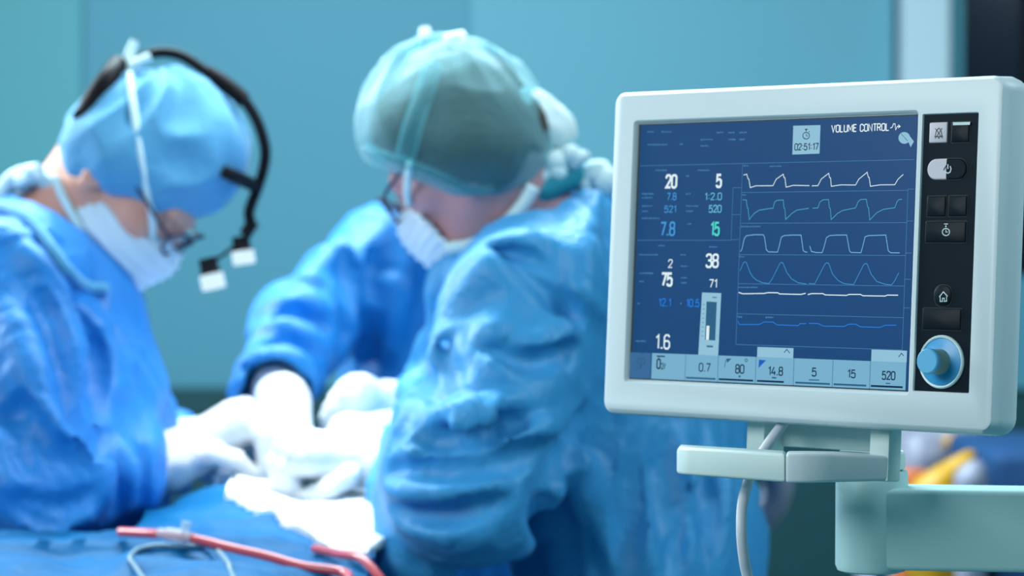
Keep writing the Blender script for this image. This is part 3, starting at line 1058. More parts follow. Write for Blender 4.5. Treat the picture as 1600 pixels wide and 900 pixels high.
# --- bracket and handle under the housing
def pbox(mb, x0, x1, yt, yb, w0, w1, m=0):
    """box on the monitor's axes: front at w1, seen between photo columns x0..x1, rows yt..yb"""
    xm, ym = (x0 + x1) / 2, (yt + yb) / 2
    a, c = pan(x0, ym, w1)[0], pan(x1, ym, w1)[0]
    mb.box((a, pan(xm, yb, w1)[1], w0), (c, pan(xm, yt, w1)[1], w1), m)
mb = MB(); pbox(mb, 1166, 1194, 630, 724, -0.060, -0.030)
br = mb.put('bracket_post', M['plastic2'], mon, 0, T=L2W); bevel(br, .002)
mb = MB(); pbox(mb, 1358, 1389, 640, 752, -0.045, -0.026)
br = mb.put('bracket_post', M['plastic2'], mon, 0, T=L2W); bevel(br, .002)
mb = MB(); pbox(mb, 1180, 1372, 640, 701, -0.068, -0.056)
br = mb.put('bracket_plate', M['plastic2'], mon, 0, T=L2W); bevel(br, .002)


def bar(name, plan, m, thick=.034):
    """plan: (px, Y, top row, bottom row) along the front; extruded backwards"""
    fr = [(P(px, 730, Y)[0], Y, P(px, yt, Y)[2], P(px, yb, Y)[2]) for px, Y, yt, yb in plan]
    n = len(fr)
    v = []
    for x, y, zt, zb in fr:
        v += [(x, y, zb), (x, y, zt), (x + .004, y + thick, zt), (x + .004, y + thick, zb)]
    f = []
    for i in range(n - 1):
        for j in range(4):
            f.append((i * 4 + j, (i + 1) * 4 + j, (i + 1) * 4 + (j + 1) % 4, i * 4 + (j + 1) % 4))
    f += [(0, 1, 2, 3), tuple(reversed(range((n - 1) * 4, n * 4)))]
    o = put(name, v, f, m, mon, 30)
    bevel(o, .0028, 3, 50)
    return o
bar('handle_grip', [(1057.5, 2.472, 701, 740), (1062, 2.458, 698.5, 741), (1078, 2.444, 699.5, 743), (1150, 2.408, 704, 748.5), (1227, 2.372, 708.5, 754.5)], M['plastic2'])
bar('handle_end', [(1227.5, 2.3715, 709, 755), (1262, 2.368, 709, 755), (1300, 2.374, 709.5, 754), (1345, 2.386, 711.5, 753), (1390, 2.392, 712.5, 751.5)], M['plastic'])

# --- support arm
YC = 2.475
cc_ = P(1362, 800, YC)
arm = thing('support_arm', 'pale teal swivel arm carrying the monitor, running out at right', 'arm', T4((cc_[0] + .38, YC - .03, 0)))
zt, zm, zb = P(1362, 704, YC)[2], P(1362, 734.5, YC)[2], P(1362, 893, YC)[2]
def cyl(mb, prof, m=0, n=48, c=cc_):
    mb.loft([[(c[0] + r * math.cos(i * 2 * math.pi / n), YC + r * math.sin(i * 2 * math.pi / n), z) for i in range(n)] for r, z in prof], m)
mb = MB(); cyl(mb, [(.0285, zm + .0015), (.0292, zm + .003), (.0292, zt - .002), (.0275, zt)])
mb.put('pivot_cap', M['plastic2'], arm, 30)
mb = MB(); cyl(mb, [(.027, zm - .003), (.027, zm + .002)])
mb.put('pivot_gap', M['darkteal'], arm, 30)
mb = MB(); cyl(mb, [(.0255, zb), (.0300, zb + .0016), (.0318, zb + .006), (.0316, zm - .002), (.0305, zm)])
mb.put('column', M['armplastic'], arm, 30)
# horizontal beam
x0, x1 = cc_[0] + .004, cc_[0] + .40
za0, za1 = P(1424, 893, 2.44)[2], P(1424, 764.5, 2.44)[2]
mb = MB()
v = []
for x, dy in ((x0, 0), (x1, -.03)):
    yf = YC - .030 + dy; yb_ = YC + .026 + dy
    dz = -.003 if x == x1 else 0
    v += [(x, yf, za0 + dz), (x, yf, za1 + dz), (x, yb_, za1 + dz), (x, yb_, za0 + dz)]
mb.add(v, [(0, 4, 5, 1), (1, 5, 6, 2), (2, 6, 7, 3), (3, 7, 4, 0), (0, 1, 2, 3), (7, 6, 5, 4)])
o = mb.put('beam', M['armplastic'], arm, 30); bevel(o, .005, 4)
# the stand the arm is fixed to, outside the frame
mb = MB(); mb.tube([(cc_[0] + .40, YC - .03, .06), (cc_[0] + .40, YC - .03, za1 + .04)], .03, 24)
mb.put('stand_pole', M['armplastic'], arm, 40)
mb = MB(); mb.box((cc_[0] + .17, YC - .25, 0.0), (cc_[0] + .63, YC + .2, .06))
o = mb.put('stand_base', M['plastic'], arm, 0); bevel(o, .01)

# cable from the housing
pts = [P(1236, 640, 2.475), P(1222, 664, 2.462), P(1208, 683, 2.455), P(1192, 706, 2.455), P(1178, 730, 2.46), P(1168, 755, 2.455), P(1160, 788, 2.44), P(1158.5, 830, 2.43), P(1162, 870, 2.43), P(1169, 905, 2.435), P(1190, 990, 2.44), P(1250, 1150, 2.45), P(1330, 1600, 2.42)]
mb = MB(); mb.tube(spline(pts, 10), .0047, 14)
tag(mb.put('monitor_cable', M['cable'], None, 60), 'light grey cable hanging from the monitor behind its handle', 'cable')
# ------------------------------------------------------------------ people
class Head:
    """a head's own axes: S to its side, F where it looks, U to the crown"""

    def __init__(self, c, F, yaw=0.0):
        F = np.array(F, float); F /= np.linalg.norm(F)
        h = np.array([F[0], F[1], 0]); h /= np.linalg.norm(h)
        U_ = np.array([0, 0, 1.0]) - F * F[2]; U_ /= np.linalg.norm(U_)
        cy, sy = math.cos(yaw), math.sin(yaw)
        Rz = np.array([[cy, -sy, 0], [sy, cy, 0], [0, 0, 1]])
        self.F, self.U = Rz @ F, Rz @ U_
        self.S = np.cross(self.F, self.U)
        self.A = np.array([self.S, self.F, self.U])
        self.c = np.array(c, float)

    def w(self, s, f, u):
        return self.c + s * self.S + f * self.F + u * self.U

    def e(self, Fd, c, r, k=.02, sub=False):
        Fd.ell(self.w(*c), r, self.A, k, sub)

    def face(self, Fd):
        self.e(Fd, (0, -.005, .005), (.076, .096, .089), .01)
        self.e(Fd, (0, .040, -.052), (.062, .056, .074), .03)
        self.e(Fd, (0, .058, -.112), (.036, .036, .030), .03)
        for s in (-1, 1):
            Fd.cap(self.w(s * .058, -.005, -.075), self.w(s * .028, .07, -.115), .016, .014, .025)
            self.e(Fd, (s * .045, .062, -.048), (.022, .022, .017), .02)
            self.e(Fd, (s * .032, .103, -.024), (.019, .016, .012), .012, True)
            self.e(Fd, (s * .032, .083, -.025), (.0125, .0125, .0125), .003)
            Fd.cap(self.w(s * .014, .094, -.008), self.w(s * .044, .084, -.006), .008, .006, .012)
            self.e(Fd, (s * .079, -.006, -.035), (.009, .019, .033), .008)
            self.e(Fd, (s * .088, -.002, -.033), (.006, .010, .020), .004, True)
            self.e(Fd, (s * .009, .106, -.062), (.008, .009, .007), .008)
        Fd.cap(self.w(0, .094, -.015), self.w(0, .114, -.058), .008, .012, .012)
        Fd.cap(self.w(-.020, .093, -.085), self.w(.020, .093, -.085), .006, .006, .006)
        Fd.cap(self.w(-.018, .091, -.095), self.w(.018, .091, -.095), .007, .007, .006)
        return Fd


def person_parts(root, H, neck, torso, arms, legs, hands, skin, gown_label=None):
    """one continuous body: head, neck, trunk, arms, hands and legs"""
    B = Field(.03)
    H.face(B)
    B.cap(H.w(0, -.028, -.07), neck, .052, .056, .035)
    for a, b2, r0, r1 in torso:
        B.cap(a, b2, r0, r1, .06)
    for sh, el, wr in arms:
        B.cap(sh, el, .042, .032, .04)
        B.cap(el, wr, .030, .019, .015)
    for hip, knee, ank in legs:
        B.cap(hip, knee, .075, .05, .04)
        B.cap(knee, ank, .048, .033, .03)
        B.cap(ank, ank + np.array(legs_dir[root.name]) * .13 + np.array([0, 0, -.035]), .032, .022, .03)
    for hd in hands:
        add_hand(B, hd, .82)
    v, q = sculpt(B, .0045)
    return put('body', v, q, skin, root, 180, label='the face and neck between cap, mask and gown')


legs_dir = {}


def add_hand(Fd, hd, s=1.0, sleeve=False):
    wr, fore, palm, fingers, rp, rf = hd
    Fd.cap(fore, wr, .033 * s if s == 1 else .026, .029 * s if s == 1 else .024, .02)
    for kx_ in palm:
        Fd.cap(wr, kx_, .024 * s, rp * s, .02)
    for i in range(len(palm) - 1):
        Fd.cap(palm[i], palm[i + 1], rp * s, rp * s, .012)
    for ch, r in zip(fingers, rf):
        Fd.chain(ch, [r * s * t for t in (1.1, 1.0, .93, .85)][:len(ch)], .0045)
    return Fd


def moved(hd, d):
    d = np.array(d)
    return (hd[0] + d, hd[1] + d * .3, [k + d for k in hd[2]], [[p + d for p in ch] for ch in hd[3]], hd[4], hd[5])


def glove(root, hd, h=.003):
    Fd = add_hand(Field(.01), hd)
    v, q = sculpt(Fd, h)
    n = normals(Fd, v)
    v = v + n * ((ridged(v * np.array([70, 70, 70]), 3) ** 2 - .4) * .0012 + (ridged(v * 32, 9) ** 2 - .4) * .0016)[:, None]
    o = put('glove', v, q, M['glove'], root, 180)
    return o


def surf_tube(name, root, Fd, pts, r, m, lift=.0, n=8, y0=2.7, y1=4.3, ends=None, flat=None, parent=None):
    p = [Fd.hit(x, y, y0, y1) for x, y in pts]
    p = spline(np.array(p), 6)
    nn = normals(Fd, p, .004)
    p = p + nn * lift
    if ends is not None:
        p = np.vstack([p, ends])
    mb = MB(); mb.tube(p, r, n)
    return mb.put(name, m, parent or root, 180)


def ridges(Fd, base, lst):
    """hand-placed fabric folds lying on the sculpted cloth"""
    for pts, r, sink, k in lst:
        p = np.array([base.hit(x, y) for x, y in pts])
        n = normals(base, p, .004)
        p = spline(p - n * sink, 4)
        n_ = len(p)
        for i in range(n_ - 1):
            t0, t1 = i / (n_ - 1), (i + 1) / (n_ - 1)
            e0, e1 = .45 + .55 * math.sin(math.pi * min(1, max(0, t0))), .45 + .55 * math.sin(math.pi * t1)
            Fd.cap(p[i], p[i + 1], r * e0, r * e1, k)


def grooves(Fd, base, lst):
    for pts, r, k in lst:
        p = np.array([base.hit(x, y) for x, y in pts])
        n = normals(base, p, .004)
        p = spline(p + n * (r * .35), 4)
        for i in range(len(p) - 1):
            t = (i + .5) / (len(p) - 1)
            e = .4 + .6 * math.sin(math.pi * t)
            Fd.cap(p[i], p[i + 1], r * e, r * e, k, True)


def mask_field(H, back=.012):
    Fm = Field(.02)
    H.e(Fm, (0, .042, -.088), (.074, .084, .060), .02)
    H.e(Fm, (0, .098, -.060), (.030, .034, .034), .03)
    H.e(Fm, (0, .070, -.118), (.046, .046, .034), .03)
    Fm.plane(H.w(0, .11, -.036), H.U + H.F * -.30, .006)
    Fm.plane(H.w(0, back, -.09), -H.F - H.U * .35, .008)
    return Fm


def mask(root, H, m, back=.012, cut_=None):
    Fm = mask_field(H, back)
    if cut_:
        Fm.plane(cut_[0], cut_[1], .01)
    v, q = sculpt(Fm, .0035)
    n = normals(Fm, v)
    loc = (v - H.c) @ H.A.T
    v = v + n * (np.sin(loc[:, 2] * 480 + noise(v * 25) * 2) * .0014 + (ridged(v * 30, 4) - .5) * .002)[:, None]
    return put('face_mask', v, q, m, root, 180), Fm


def spectacles(root, H):
    mb = MB()
    for s in (-1, 1):
        pts = [H.w(s * .032 + .025 * math.cos(a), .117 - .010 * abs(math.cos(a)) * (1 if s * math.cos(a) > 0 else .2), -.026 + .018 * math.sin(a)) for a in np.linspace(0, 2 * math.pi, 25)]
        mb.tube(pts, .0024, 8, cap=False)
        mb.tube(spline([H.w(s * .056, .108, -.022), H.w(s * .073, .085, -.018), H.w(s * .082, .04, -.014), H.w(s * .085, .0, -.014), H.w(s * .082, -.02, -.03)], 5), .0022, 8)
    mb.tube(spline([H.w(-.009, .117, -.022), H.w(0, .121, -.018), H.w(.009, .117, -.022)], 4), .0022, 8)
    o = mb.put('spectacles', M['specs'], root, 60)
    for s in (-1, 1):
        mb = MB()
        ring_ = [H.w(s * .032 + .0245 * math.cos(a), .1165 - .006 * abs(math.cos(a)), -.026 + .0175 * math.sin(a)) for a in np.linspace(0, 2 * math.pi, 24, endpoint=False)]
        back = [p - H.F * .0015 for p in ring_]
        mb.loft([back, ring_])
        mb.put('spectacle_lens', M['speclens'], o, 0)
    return o


def legwear(root, legs, m):
    Fd = Field(.04)
    for hip, knee, ank in legs:
        Fd.cap(hip, knee, .095, .075, .05)
        Fd.cap(knee, ank + np.array([0, 0, .02]), .072, .06, .04)
    v, q = cloth(Fd, .012, [(l[1], l[2], .06) for l in legs], .005, 5)
    put('trousers', v, q, m, root, 180)
    d = np.array(legs_dir[root.name])
    for hip, knee, ank in legs:
        S_ = Field(.02)
        t = np.array([ank[0], ank[1], .045])
        S_.cap(t - d * .03, t + d * .05, .045, .042, .02)
        S_.cap(t + d * .05, t + d * .15 + np.array([0, 0, -.012]), .042, .034, .02)
        S_.plane((0, 0, .004), (0, 0, -1), .004)
        v, q = sculpt(S_, .008)
        put('shoe', v, q, M['shoe'], root, 180)


def gown_piece(name, root, Fd, limbs, m, h, amp, seed, lim=1.0, tf=(13, 13, 3.2), label=None):
    v, q = cloth(Fd, h, limbs, amp, seed, tf, lim)
    return put(name, v, q, m, root, 180, label=label)


# ================= left surgeon: faces right, head bowed
r1 = thing('person', 'person at left in blue cap and gown bowing over the drapes, black headlamp over cap', 'person',
           T4((-.60, 3.5, 0)), 'surgical team in blue gowns')
legs_dir[r1.name] = (1, 0, 0)
H1 = Head(P(230, 246, 3.5), (.59, 0, -.81), -.16)
neck1 = P(62, 384, 3.5)
hip1 = np.array([-.61, 3.5, .92])
shn, shf = P(12, 432, 3.36), P(45, 420, 3.66)
eln, wrn = P(58, 748, 3.25), P(268, 726, 3.40)
elf, wrf = P(150, 720, 3.74), P(318, 705, 3.63)
leg1 = [(hip1 + np.array([0, s * .10, 0]), np.array([-.58, 3.5 + s * .12, .50]), np.array([-.62, 3.5 + s * .13, .09])) for s in (-1, 1)]
# near hand closes over an instrument; fingers hang down from raised knuckles
hd1 = (wrn, P(200, 738, 3.37),
       [P(372, 662, 3.415), P(384, 660, 3.437), P(386, 664, 3.458), P(378, 674, 3.476)],
       [[P(376, 660, 3.410), P(414, 682, 3.405), P(420, 722, 3.412), P(408, 752, 3.42)],
        [P(388, 658, 3.434), P(424, 684, 3.432), P(426, 730, 3.436), P(410, 762, 3.44)],
        [P(388, 662, 3.458), P(420, 690, 3.458), P(420, 734, 3.458), P(402, 764, 3.456)],
        [P(380, 672, 3.478), P(408, 700, 3.48), P(406, 738, 3.478), P(390, 760, 3.472)],
        [P(296, 722, 3.395), P(338, 712, 3.385), P(372, 722, 3.39), P(398, 744, 3.408)]],
       .023, (.0115, .0118, .0112, .0100, .0125))
hd1f = (wrf, P(225, 715, 3.68),
        [P(378, 690, 3.60), P(386, 690, 3.577), P(388, 694, 3.555), P(382, 702, 3.536)],
        [[P(380, 690, 3.60), P(412, 704, 3.592), P(424, 732, 3.58), P(418, 756, 3.57)],
         [P(388, 690, 3.577), P(420, 706, 3.566), P(430, 736, 3.556), P(422, 760, 3.548)],
         [P(390, 694, 3.555), P(418, 712, 3.545), P(426, 740, 3.536), P(416, 762, 3.53)],
         [P(382, 702, 3.536), P(406, 722, 3.53), P(410, 746, 3.522), P(400, 762, 3.52)],
         [P(330, 716, 3.60), P(360, 736, 3.585), P(390, 752, 3.572), P(408, 760, 3.56)]],
        .020, (.0105, .0108, .0104, .0092, .0115))
hd1 = moved(hd1, (-.004, .004, .002)); hd1f = moved(hd1f, (-.050, .022, .004))
body = person_parts(r1, H1, neck1,
                    [(neck1 + np.array([-.01, 0, -.06]), hip1, .07, .09), (shn, shf, .035, .035), (P(60, 520, 3.45), P(66, 520, 3.57), .065, .065), (hip1 + np.array([0, -.07, 0]), hip1 + np.array([0, .07, 0]), .085, .085)],
                    [(shn, eln, wrn), (shf, elf, wrf)], leg1, [hd1, hd1f], M['skin'])
Hr = Field(.02); H1.e(Hr, (0, -.022, -.012), (.081, .084, .080)); H1.e(Hr, (0, -.028, -.078), (.056, .034, .034), .02)
Hr.plane(H1.w(0, .045, 0), H1.F, .01)
v, q = sculpt(Hr, .004); put('hair', v, q, M['hairb'], r1, 180)
# gown
g = Field(.05)
g.cap(P(38, 500, 3.43), P(118, 690, 3.42), .098, .108, .06)
g.cap(P(48, 495, 3.58), P(122, 690, 3.58), .098, .108, .06)
g.cap(P(150, 492, 3.46), P(172, 650, 3.46), .050, .056, .05)
g.cap(P(150, 488, 3.55), P(172, 650, 3.55), .050, .056, .05)
g.cap(P(118, 690, 3.42), (-.60, 3.41, .45), .108, .16, .06)
g.cap(P(122, 690, 3.58), (-.60, 3.59, .45), .108, .16, .06)
g.cap(neck1 + np.array([-.02, -.05, -.035]), neck1 + np.array([-.02, .05, -.035]), .06, .06, .05)
g.cap(P(10, 470, 3.5), P(-20, 760, 3.5), .13, .13, .08)
g.cap(shn, eln, .073, .074, .045); g.cap(eln, P(248, 733, 3.385), .074, .050, .02)
g.cap(shf, elf, .07, .07, .045); g.cap(elf, P(285, 710, 3.645), .068, .046, .02)
base = g
g2 = Field(.05); g2.ops = list(g.ops)
ridges(g2, base, [
    ([(30, 370), (75, 430), (120, 520), (130, 600)], .022, .008, .018),
    ([(5, 480), (40, 560), (60, 640), (110, 690)], .020, .010, .020),
    ([(135, 480), (165, 560), (175, 660)], .018, .010, .022),
    ([(80, 440), (110, 540), (100, 640)], .016, .009, .02),
    ([(150, 430), (190, 540), (200, 660)], .014, .008, .02),
    ([(20, 690), (70, 720), (130, 700), (170, 660)], .018, .008, .016),
    ([(150, 680), (165, 740), (150, 800)], .017, .009, .016),
    ([(195, 690), (210, 740), (200, 790)], .014, .008, .014),
    ([(235, 690), (245, 735), (238, 780)], .014, .007, .012),
    ([(20, 800), (80, 815), (140, 800)], .018, .009, .018),
])
grooves(g2, base, [
    ([(20, 640), (50, 700), (95, 735), (115, 715)], .025, .020),
    ([(120, 640), (150, 690), (175, 680)], .020, .012),
    ([(30, 780), (85, 792), (130, 775)], .018, .014), ([(110, 470), (140, 560), (140, 640)], .016, .014),
    ([(60, 470), (95, 570), (115, 660)], .014, .016),
    ([(180, 700), (185, 750), (175, 800)], .012, .012),
    ([(222, 690), (226, 740), (220, 780)], .009, .010),
])
g2.plane(P(256, 733, 3.39), (1, 0, .03), .010)
g2.cap(H1.w(0, -.02, -.10), neck1 + np.array([.01, 0, .03]), .064, .060, .012, True)
limbs1 = [(shn, eln, .075), (eln, P(248, 733, 3.385), .06), (shf, elf, .07), (elf, P(285, 710, 3.645), .055)]
gown_piece('gown', r1, g2, limbs1, M['gown'], .0060, .0185, 21)
# collar band of the gown
colp = [(-4, 322), (28, 334), (56, 358), (84, 396), (108, 428), (134, 448), (165, 452)]
surf_tube('gown_collar', r1, g2, colp, .007, M['cap'], .002, 10)
# cuffs are pale knitted bands
# cap
Cf = Field(.02)
H1.e(Cf, (0, -.002, .008), (.088, .099, .094), .02)
Cf.ell(P(280, 234, 3.5), (.082, .078, .078), None, .02)
Cf.ell(P(188, 245, 3.5), (.064, .080, .066), None, .03)
Cf.plane(P(210, 306, 3.5), (-.354, 0, -.93), .010)
def cap_mesh(Cf, h, H, amp, seed):
    v, q = sculpt(Cf, h)
    n = normals(Cf, v)
    loc = (v - H.c) @ H.A.T
    top = np.array([0, -.06, .09])
    d = loc - top
    ang = np.arctan2(d[:, 0], d[:, 1] + .02)
    rr = np.linalg.norm(d, axis=1)
    f = (ridged(np.stack([ang * 3.2, rr * 5, ang * 0], 1), seed) - .5) * np.clip(1.2 - rr / .17, .25, 1)
    f = f + (ridged(v * np.array([18, 18, 18]), seed + 2) - .5) * .5
    return v + n * (f * amp)[:, None], q
v, q = cap_mesh(Cf, .0040, H1, .024, 31)
cap1 = put('surgical_cap', v, q, M['cap'], r1, 180)
mk1, Mf1 = mask(r1, H1, M['mask'], -.012)
HF = Field(.01); H1.face(HF)
CU = Field(.005); CU.ops = list(HF.ops) + [o for o in Cf.ops if not o[6]] + [o for o in Mf1.ops if not o[6]]
CU.cap(H1.w(0, -.028, -.07), neck1, .052, .056, .02)
surf_tube('mask_tie', r1, CU, [(238, 372), (236, 330), (228, 285), (219, 235), (212, 185), (206, 145), (203, 118)], .0046, M['tie'], .002)
surf_tube('mask_tie', r1, CU, [(156, 404), (144, 388), (132, 366), (120, 342), (108, 318), (98, 298), (90, 280)], .0056, M['tie'], .005)
surf_tube('mask_tie', r1, CU, [(134, 420), (142, 400), (152, 386)], .0050, M['tie'], .002)
kn = CU.hit(203, 114)
mb = MB()
for dx, dz, dy in ((.006, .040, .004), (.026, .020, -.006), (-.010, .014, .006), (.014, -.020, -.008)):
    mb.tube(spline([kn, kn + np.array([dx * .4 - .004, dy, dz * .5]), kn + np.array([dx, dy, dz])], 5), np.linspace(.0075, .0055, 11), 8)
mb.put('mask_tie_knot', M['tie'], r1, 60)
# neck tie of the gown behind the nape
mb = MB()
q_ = P(40, 285, 3.47)
for a, c in (((-.02, 0, -.02), (.03, .01, .008)), ((-.025, .01, -.01), (.02, -.02, .014)), ((-.01, -.02, .0), (.035, 0, -.004)), ((-.035, -.01, -.024), (.0, -.01, .012))):
    mb.tube(spline([q_ + np.array(a), q_ + (np.array(a) + np.array(c)) / 2 + np.array([0, 0, .008]), q_ + np.array(c)], 5), .010, 8)
mb.put('gown_neck_tie', M['tie'], r1, 60)
spectacles(r1, H1)
# headlamp: back battery block, arch over the crown, arm with two lamps
def PH(px, py, dy=0.0):
    return P(px, py, 3.50 + dy)
mb = MB()
arch = [PH(192, 108), PH(215, 92), PH(250, 82), PH(285, 88), PH(322, 112), PH(350, 130), PH(380, 155), PH(402, 190), PH(414, 230), PH(412, 262), PH(402, 295), PH(393, 318), PH(389, 335), PH(394, 352), PH(400, 358)]
ap = spline(arch, 6)
rad_ = np.full(len(ap), .0068)
mb.tube(ap, rad_, 12)
lampo = mb.put('headlamp', M['black'], r1, 60, label='black arched headlamp band with two front lamps')
mb = MB()
bp = spline([PH(131, 182, -.05), PH(146, 156, -.05), PH(168, 124, -.04), PH(186, 102, -.01)], 5)
for i in (0,):
    mb.tube(bp, np.linspace(.013, .014, len(bp)), 12)
bb_ = mb.put('battery_block', M['black'], lampo, 60)
mb = MB(); mb.tube(spline([PH(119, 174, -.05), PH(131, 182, -.05), PH(142, 191, -.05)], 4), .0095, 10)
mb.put('rear_pad', M['black'], lampo, 60)
mb = MB(); mb.tube(spline([PH(322, 113), PH(345, 127), PH(366, 143), PH(382, 158)], 5), .0102, 12)
mb.put('hinge_sleeve', M['black'], lampo, 60)
mb = MB(); mb.tube(spline([PH(348, 267, -.062), PH(362, 274, -.055), PH(378, 281, -.035), PH(400, 291)], 4), [.0078] * 4 + [.0085] * 9, 10)
mb.put('forehead_arm', M['black'], lampo, 60)
mb = MB(); mb.tube([PH(378, 376, .0), PH(352, 396, .0), PH(328, 412, -.01)], .0022, 8)
mb.put('lamp_rod', M['black'], lampo, 60)
mb = MB(); mb.tube([PH(392, 352), PH(382, 368)], .008, 10)
mb.put('lamp_joint', M['black'], lampo, 60)
def lamp(px, py, qx, qy, dy, r):
    a, c = PH(px, py, dy), PH(qx, qy, dy)
    d = (c - a); L = np.linalg.norm(d); d = d / L
    mb = MB(); mb.tube([a - d * .004, a + d * L * .35, a + d * L * .45], [r * .75, r * .8, r * .95], 20)
    o = mb.put('lamp_barrel', M['black'], lampo, 40)
    mb = MB(); mb.tube([a + d * L * .45, a + d * L * .55, a + d * L * .95, a + d * L], [r * .95, r, r, r * .9], 20)
    mb.put('lamp_lens', M['lens'], o, 40) if False else mb.put('lamp_head', M['lens'], lampo, 40, label='bright pale lamp head')
lamp(376, 374, 382, 413, 0, .0140)
lamp(325, 408, 335, 452, -.01, .0150)
glove(r1, hd1); glove(r1, hd1f)
legwear(r1, leg1, M['scrubs'])

# ================= near surgeon: faces left, seen from the right side behind the monitor
r2 = thing('person', 'person in translucent bouffant cap and white mask, leaning left beside the monitor', 'person',
           T4((.12, 3.4, 0)), 'surgical team in blue gowns')
legs_dir[r2.name] = (-1, 0, 0)
H2 = Head(P(710, 205, 3.36), (-.77, 0, -.64), -.36)
neck2 = P(836, 362, 3.38)
hip2 = np.array([.16, 3.42, .93])
shn, shf = P(838, 462, 3.21), P(806, 420, 3.56)
eln, wrn = P(735, 745, 3.12), P(588, 728, 3.36)
elf, wrf = P(690, 720, 3.57), P(572, 712, 3.50)
leg2 = [(hip2 + np.array([0, s * .10, 0]), np.array([.10, 3.42 + s * .12, .50]), np.array([.14, 3.42 + s * .13, .09])) for s in (-1, 1)]
hd2 = (wrn, P(650, 738, 3.29),
       [P(470, 718, 3.33), P(456, 716, 3.352), P(454, 718, 3.374), P(462, 722, 3.394)],
       [[P(470, 720, 3.328), P(438, 738, 3.33), P(444, 768, 3.34), P(462, 784, 3.35)],
        [P(456, 717, 3.352), P(426, 734, 3.352), P(430, 762, 3.358), P(448, 780, 3.366)],
        [P(454, 718, 3.374), P(425, 730, 3.376), P(424, 756, 3.38), P(438, 772, 3.386)],
        [P(462, 722, 3.394), P(432, 734, 3.398), P(428, 756, 3.40), P(438, 768, 3.40)],
        [P(535, 752, 3.325), P(505, 770, 3.32), P(482, 782, 3.33), P(466, 788, 3.345)]],
       .024, (.0112, .0116, .0112, .0100, .0125))
hd2f = (wrf, P(660, 716, 3.56),
        [P(486, 706, 3.50), P(476, 704, 3.478), P(474, 706, 3.456), P(480, 712, 3.438)],
        [[P(486, 706, 3.50), P(458, 716, 3.492), P(448, 742, 3.482), P(456, 764, 3.474)],
         [P(476, 704, 3.478), P(450, 716, 3.468), P(440, 744, 3.46), P(448, 766, 3.455)],
         [P(474, 706, 3.456), P(450, 720, 3.448), P(442, 746, 3.44), P(450, 766, 3.436)],
         [P(480, 712, 3.438), P(458, 728, 3.43), P(452, 750, 3.426), P(460, 766, 3.424)],
         [P(530, 722, 3.505), P(505, 742, 3.495), P(485, 758, 3.484), P(468, 766, 3.474)]],
        .020, (.0105, .0108, .0104, .0092, .0115))
hd2 = moved(hd2, (.008, -.014, .008)); hd2f = moved(hd2f, (.055, -.012, .022))
person_parts(r2, H2, neck2,
             [(neck2 + np.array([.03, 0, -.06]), hip2, .07, .09), (shn, shf, .035, .035), (P(880, 520, 3.33), P(880, 520, 3.47), .07, .07), (hip2 + np.array([0, -.07, 0]), hip2 + np.array([0, .07, 0]), .1, .1)],
             [(shn, eln, wrn), (shf, elf, wrf)], leg2, [hd2, hd2f], M['skin2'])
Hr = Field(.02); H2.e(Hr, (0, -.008, .004), (.087, .092, .084)); Hr.ell(P(655, 202, 3.36), (.056, .07, .066), None, .01); H2.e(Hr, (0, -.060, -.045), (.060, .045, .050), .03); H2.e(Hr, (0, -.010, -.030), (.093, .066, .062), .02)
Hr.ell(P(750, 238, 3.355), (.074, .100, .066), None, .01); Hr.plane(P(655, 272, 3.36), (-.376, 0, -.927), .012)
v, q = sculpt(Hr, .004)
n_ = normals(Hr, v); v = v + n_ * ((ridged((v - H2.c) @ H2.A.T * np.array([60, 14, 14]), 6) - .5) * .004)[:, None]
put('hair', v, q, M['hair'], r2, 180)
g = Field(.05)
g.cap(P(845, 470, 3.31), P(1000, 860, 3.32), .112, .128, .06)
g.cap(P(850, 460, 3.49), P(1000, 860, 3.50), .112, .128, .06)
g.cap(P(1000, 860, 3.32), (.17, 3.33, .45), .128, .17, .06)
g.cap(P(1000, 860, 3.50), (.17, 3.51, .45), .128, .17, .06)
g.cap(P(940, 430, 3.40), P(1010, 640, 3.40), .115, .12, .08)
g.cap(neck2 + np.array([.03, -.06, -.04]), neck2 + np.array([.03, .06, -.04]), .062, .062, .05)
g.cap(P(760, 470, 3.33), P(715, 620, 3.33), .052, .060, .06)
g.cap(shn, eln, .088, .098, .05); g.cap(eln, P(632, 738, 3.30), .098, .054, .025)
g.cap(P(680, 790, 3.20), P(640, 880, 3.18), .045, .050, .04)
g.cap(shf, elf, .075, .072, .045); g.cap(elf, P(622, 716, 3.55), .068, .044, .02)
base = g
g2 = Field(.05); g2.ops = list(g.ops)
ridges(g2, base, [
    ([(870, 360), (800, 390), (730, 450), (690, 520)], .022, .012, .026),
    ([(900, 420), (880, 500), (830, 560), (760, 590)], .020, .011, .020),
    ([(660, 500), (640, 580), (625, 650)], .018, .010, .022),
    ([(700, 480), (690, 560), (720, 640)], .015, .008, .016),
    ([(760, 500), (780, 560), (850, 600)], .015, .008, .015),
    ([(640, 690), (720, 700), (820, 690), (900, 650)], .024, .012, .018),
    ([(620, 640), (700, 650), (790, 640), (870, 600)], .018, .010, .016),
    ([(610, 760), (690, 770), (780, 740)], .018, .010, .016),
    ([(600, 800), (680, 830), (760, 830)], .020, .011, .018),
    ([(890, 700), (930, 780), (960, 870)], .022, .012, .02),
    ([(960, 690), (1000, 780), (1020, 880)], .018, .010, .02),
    ([(1060, 690), (1080, 780), (1085, 880)], .020, .010, .022),
    ([(1110, 690), (1125, 790), (1130, 880)], .014, .008, .018),
    ([(930, 300), (910, 380), (930, 470)], .020, .011, .024),
])
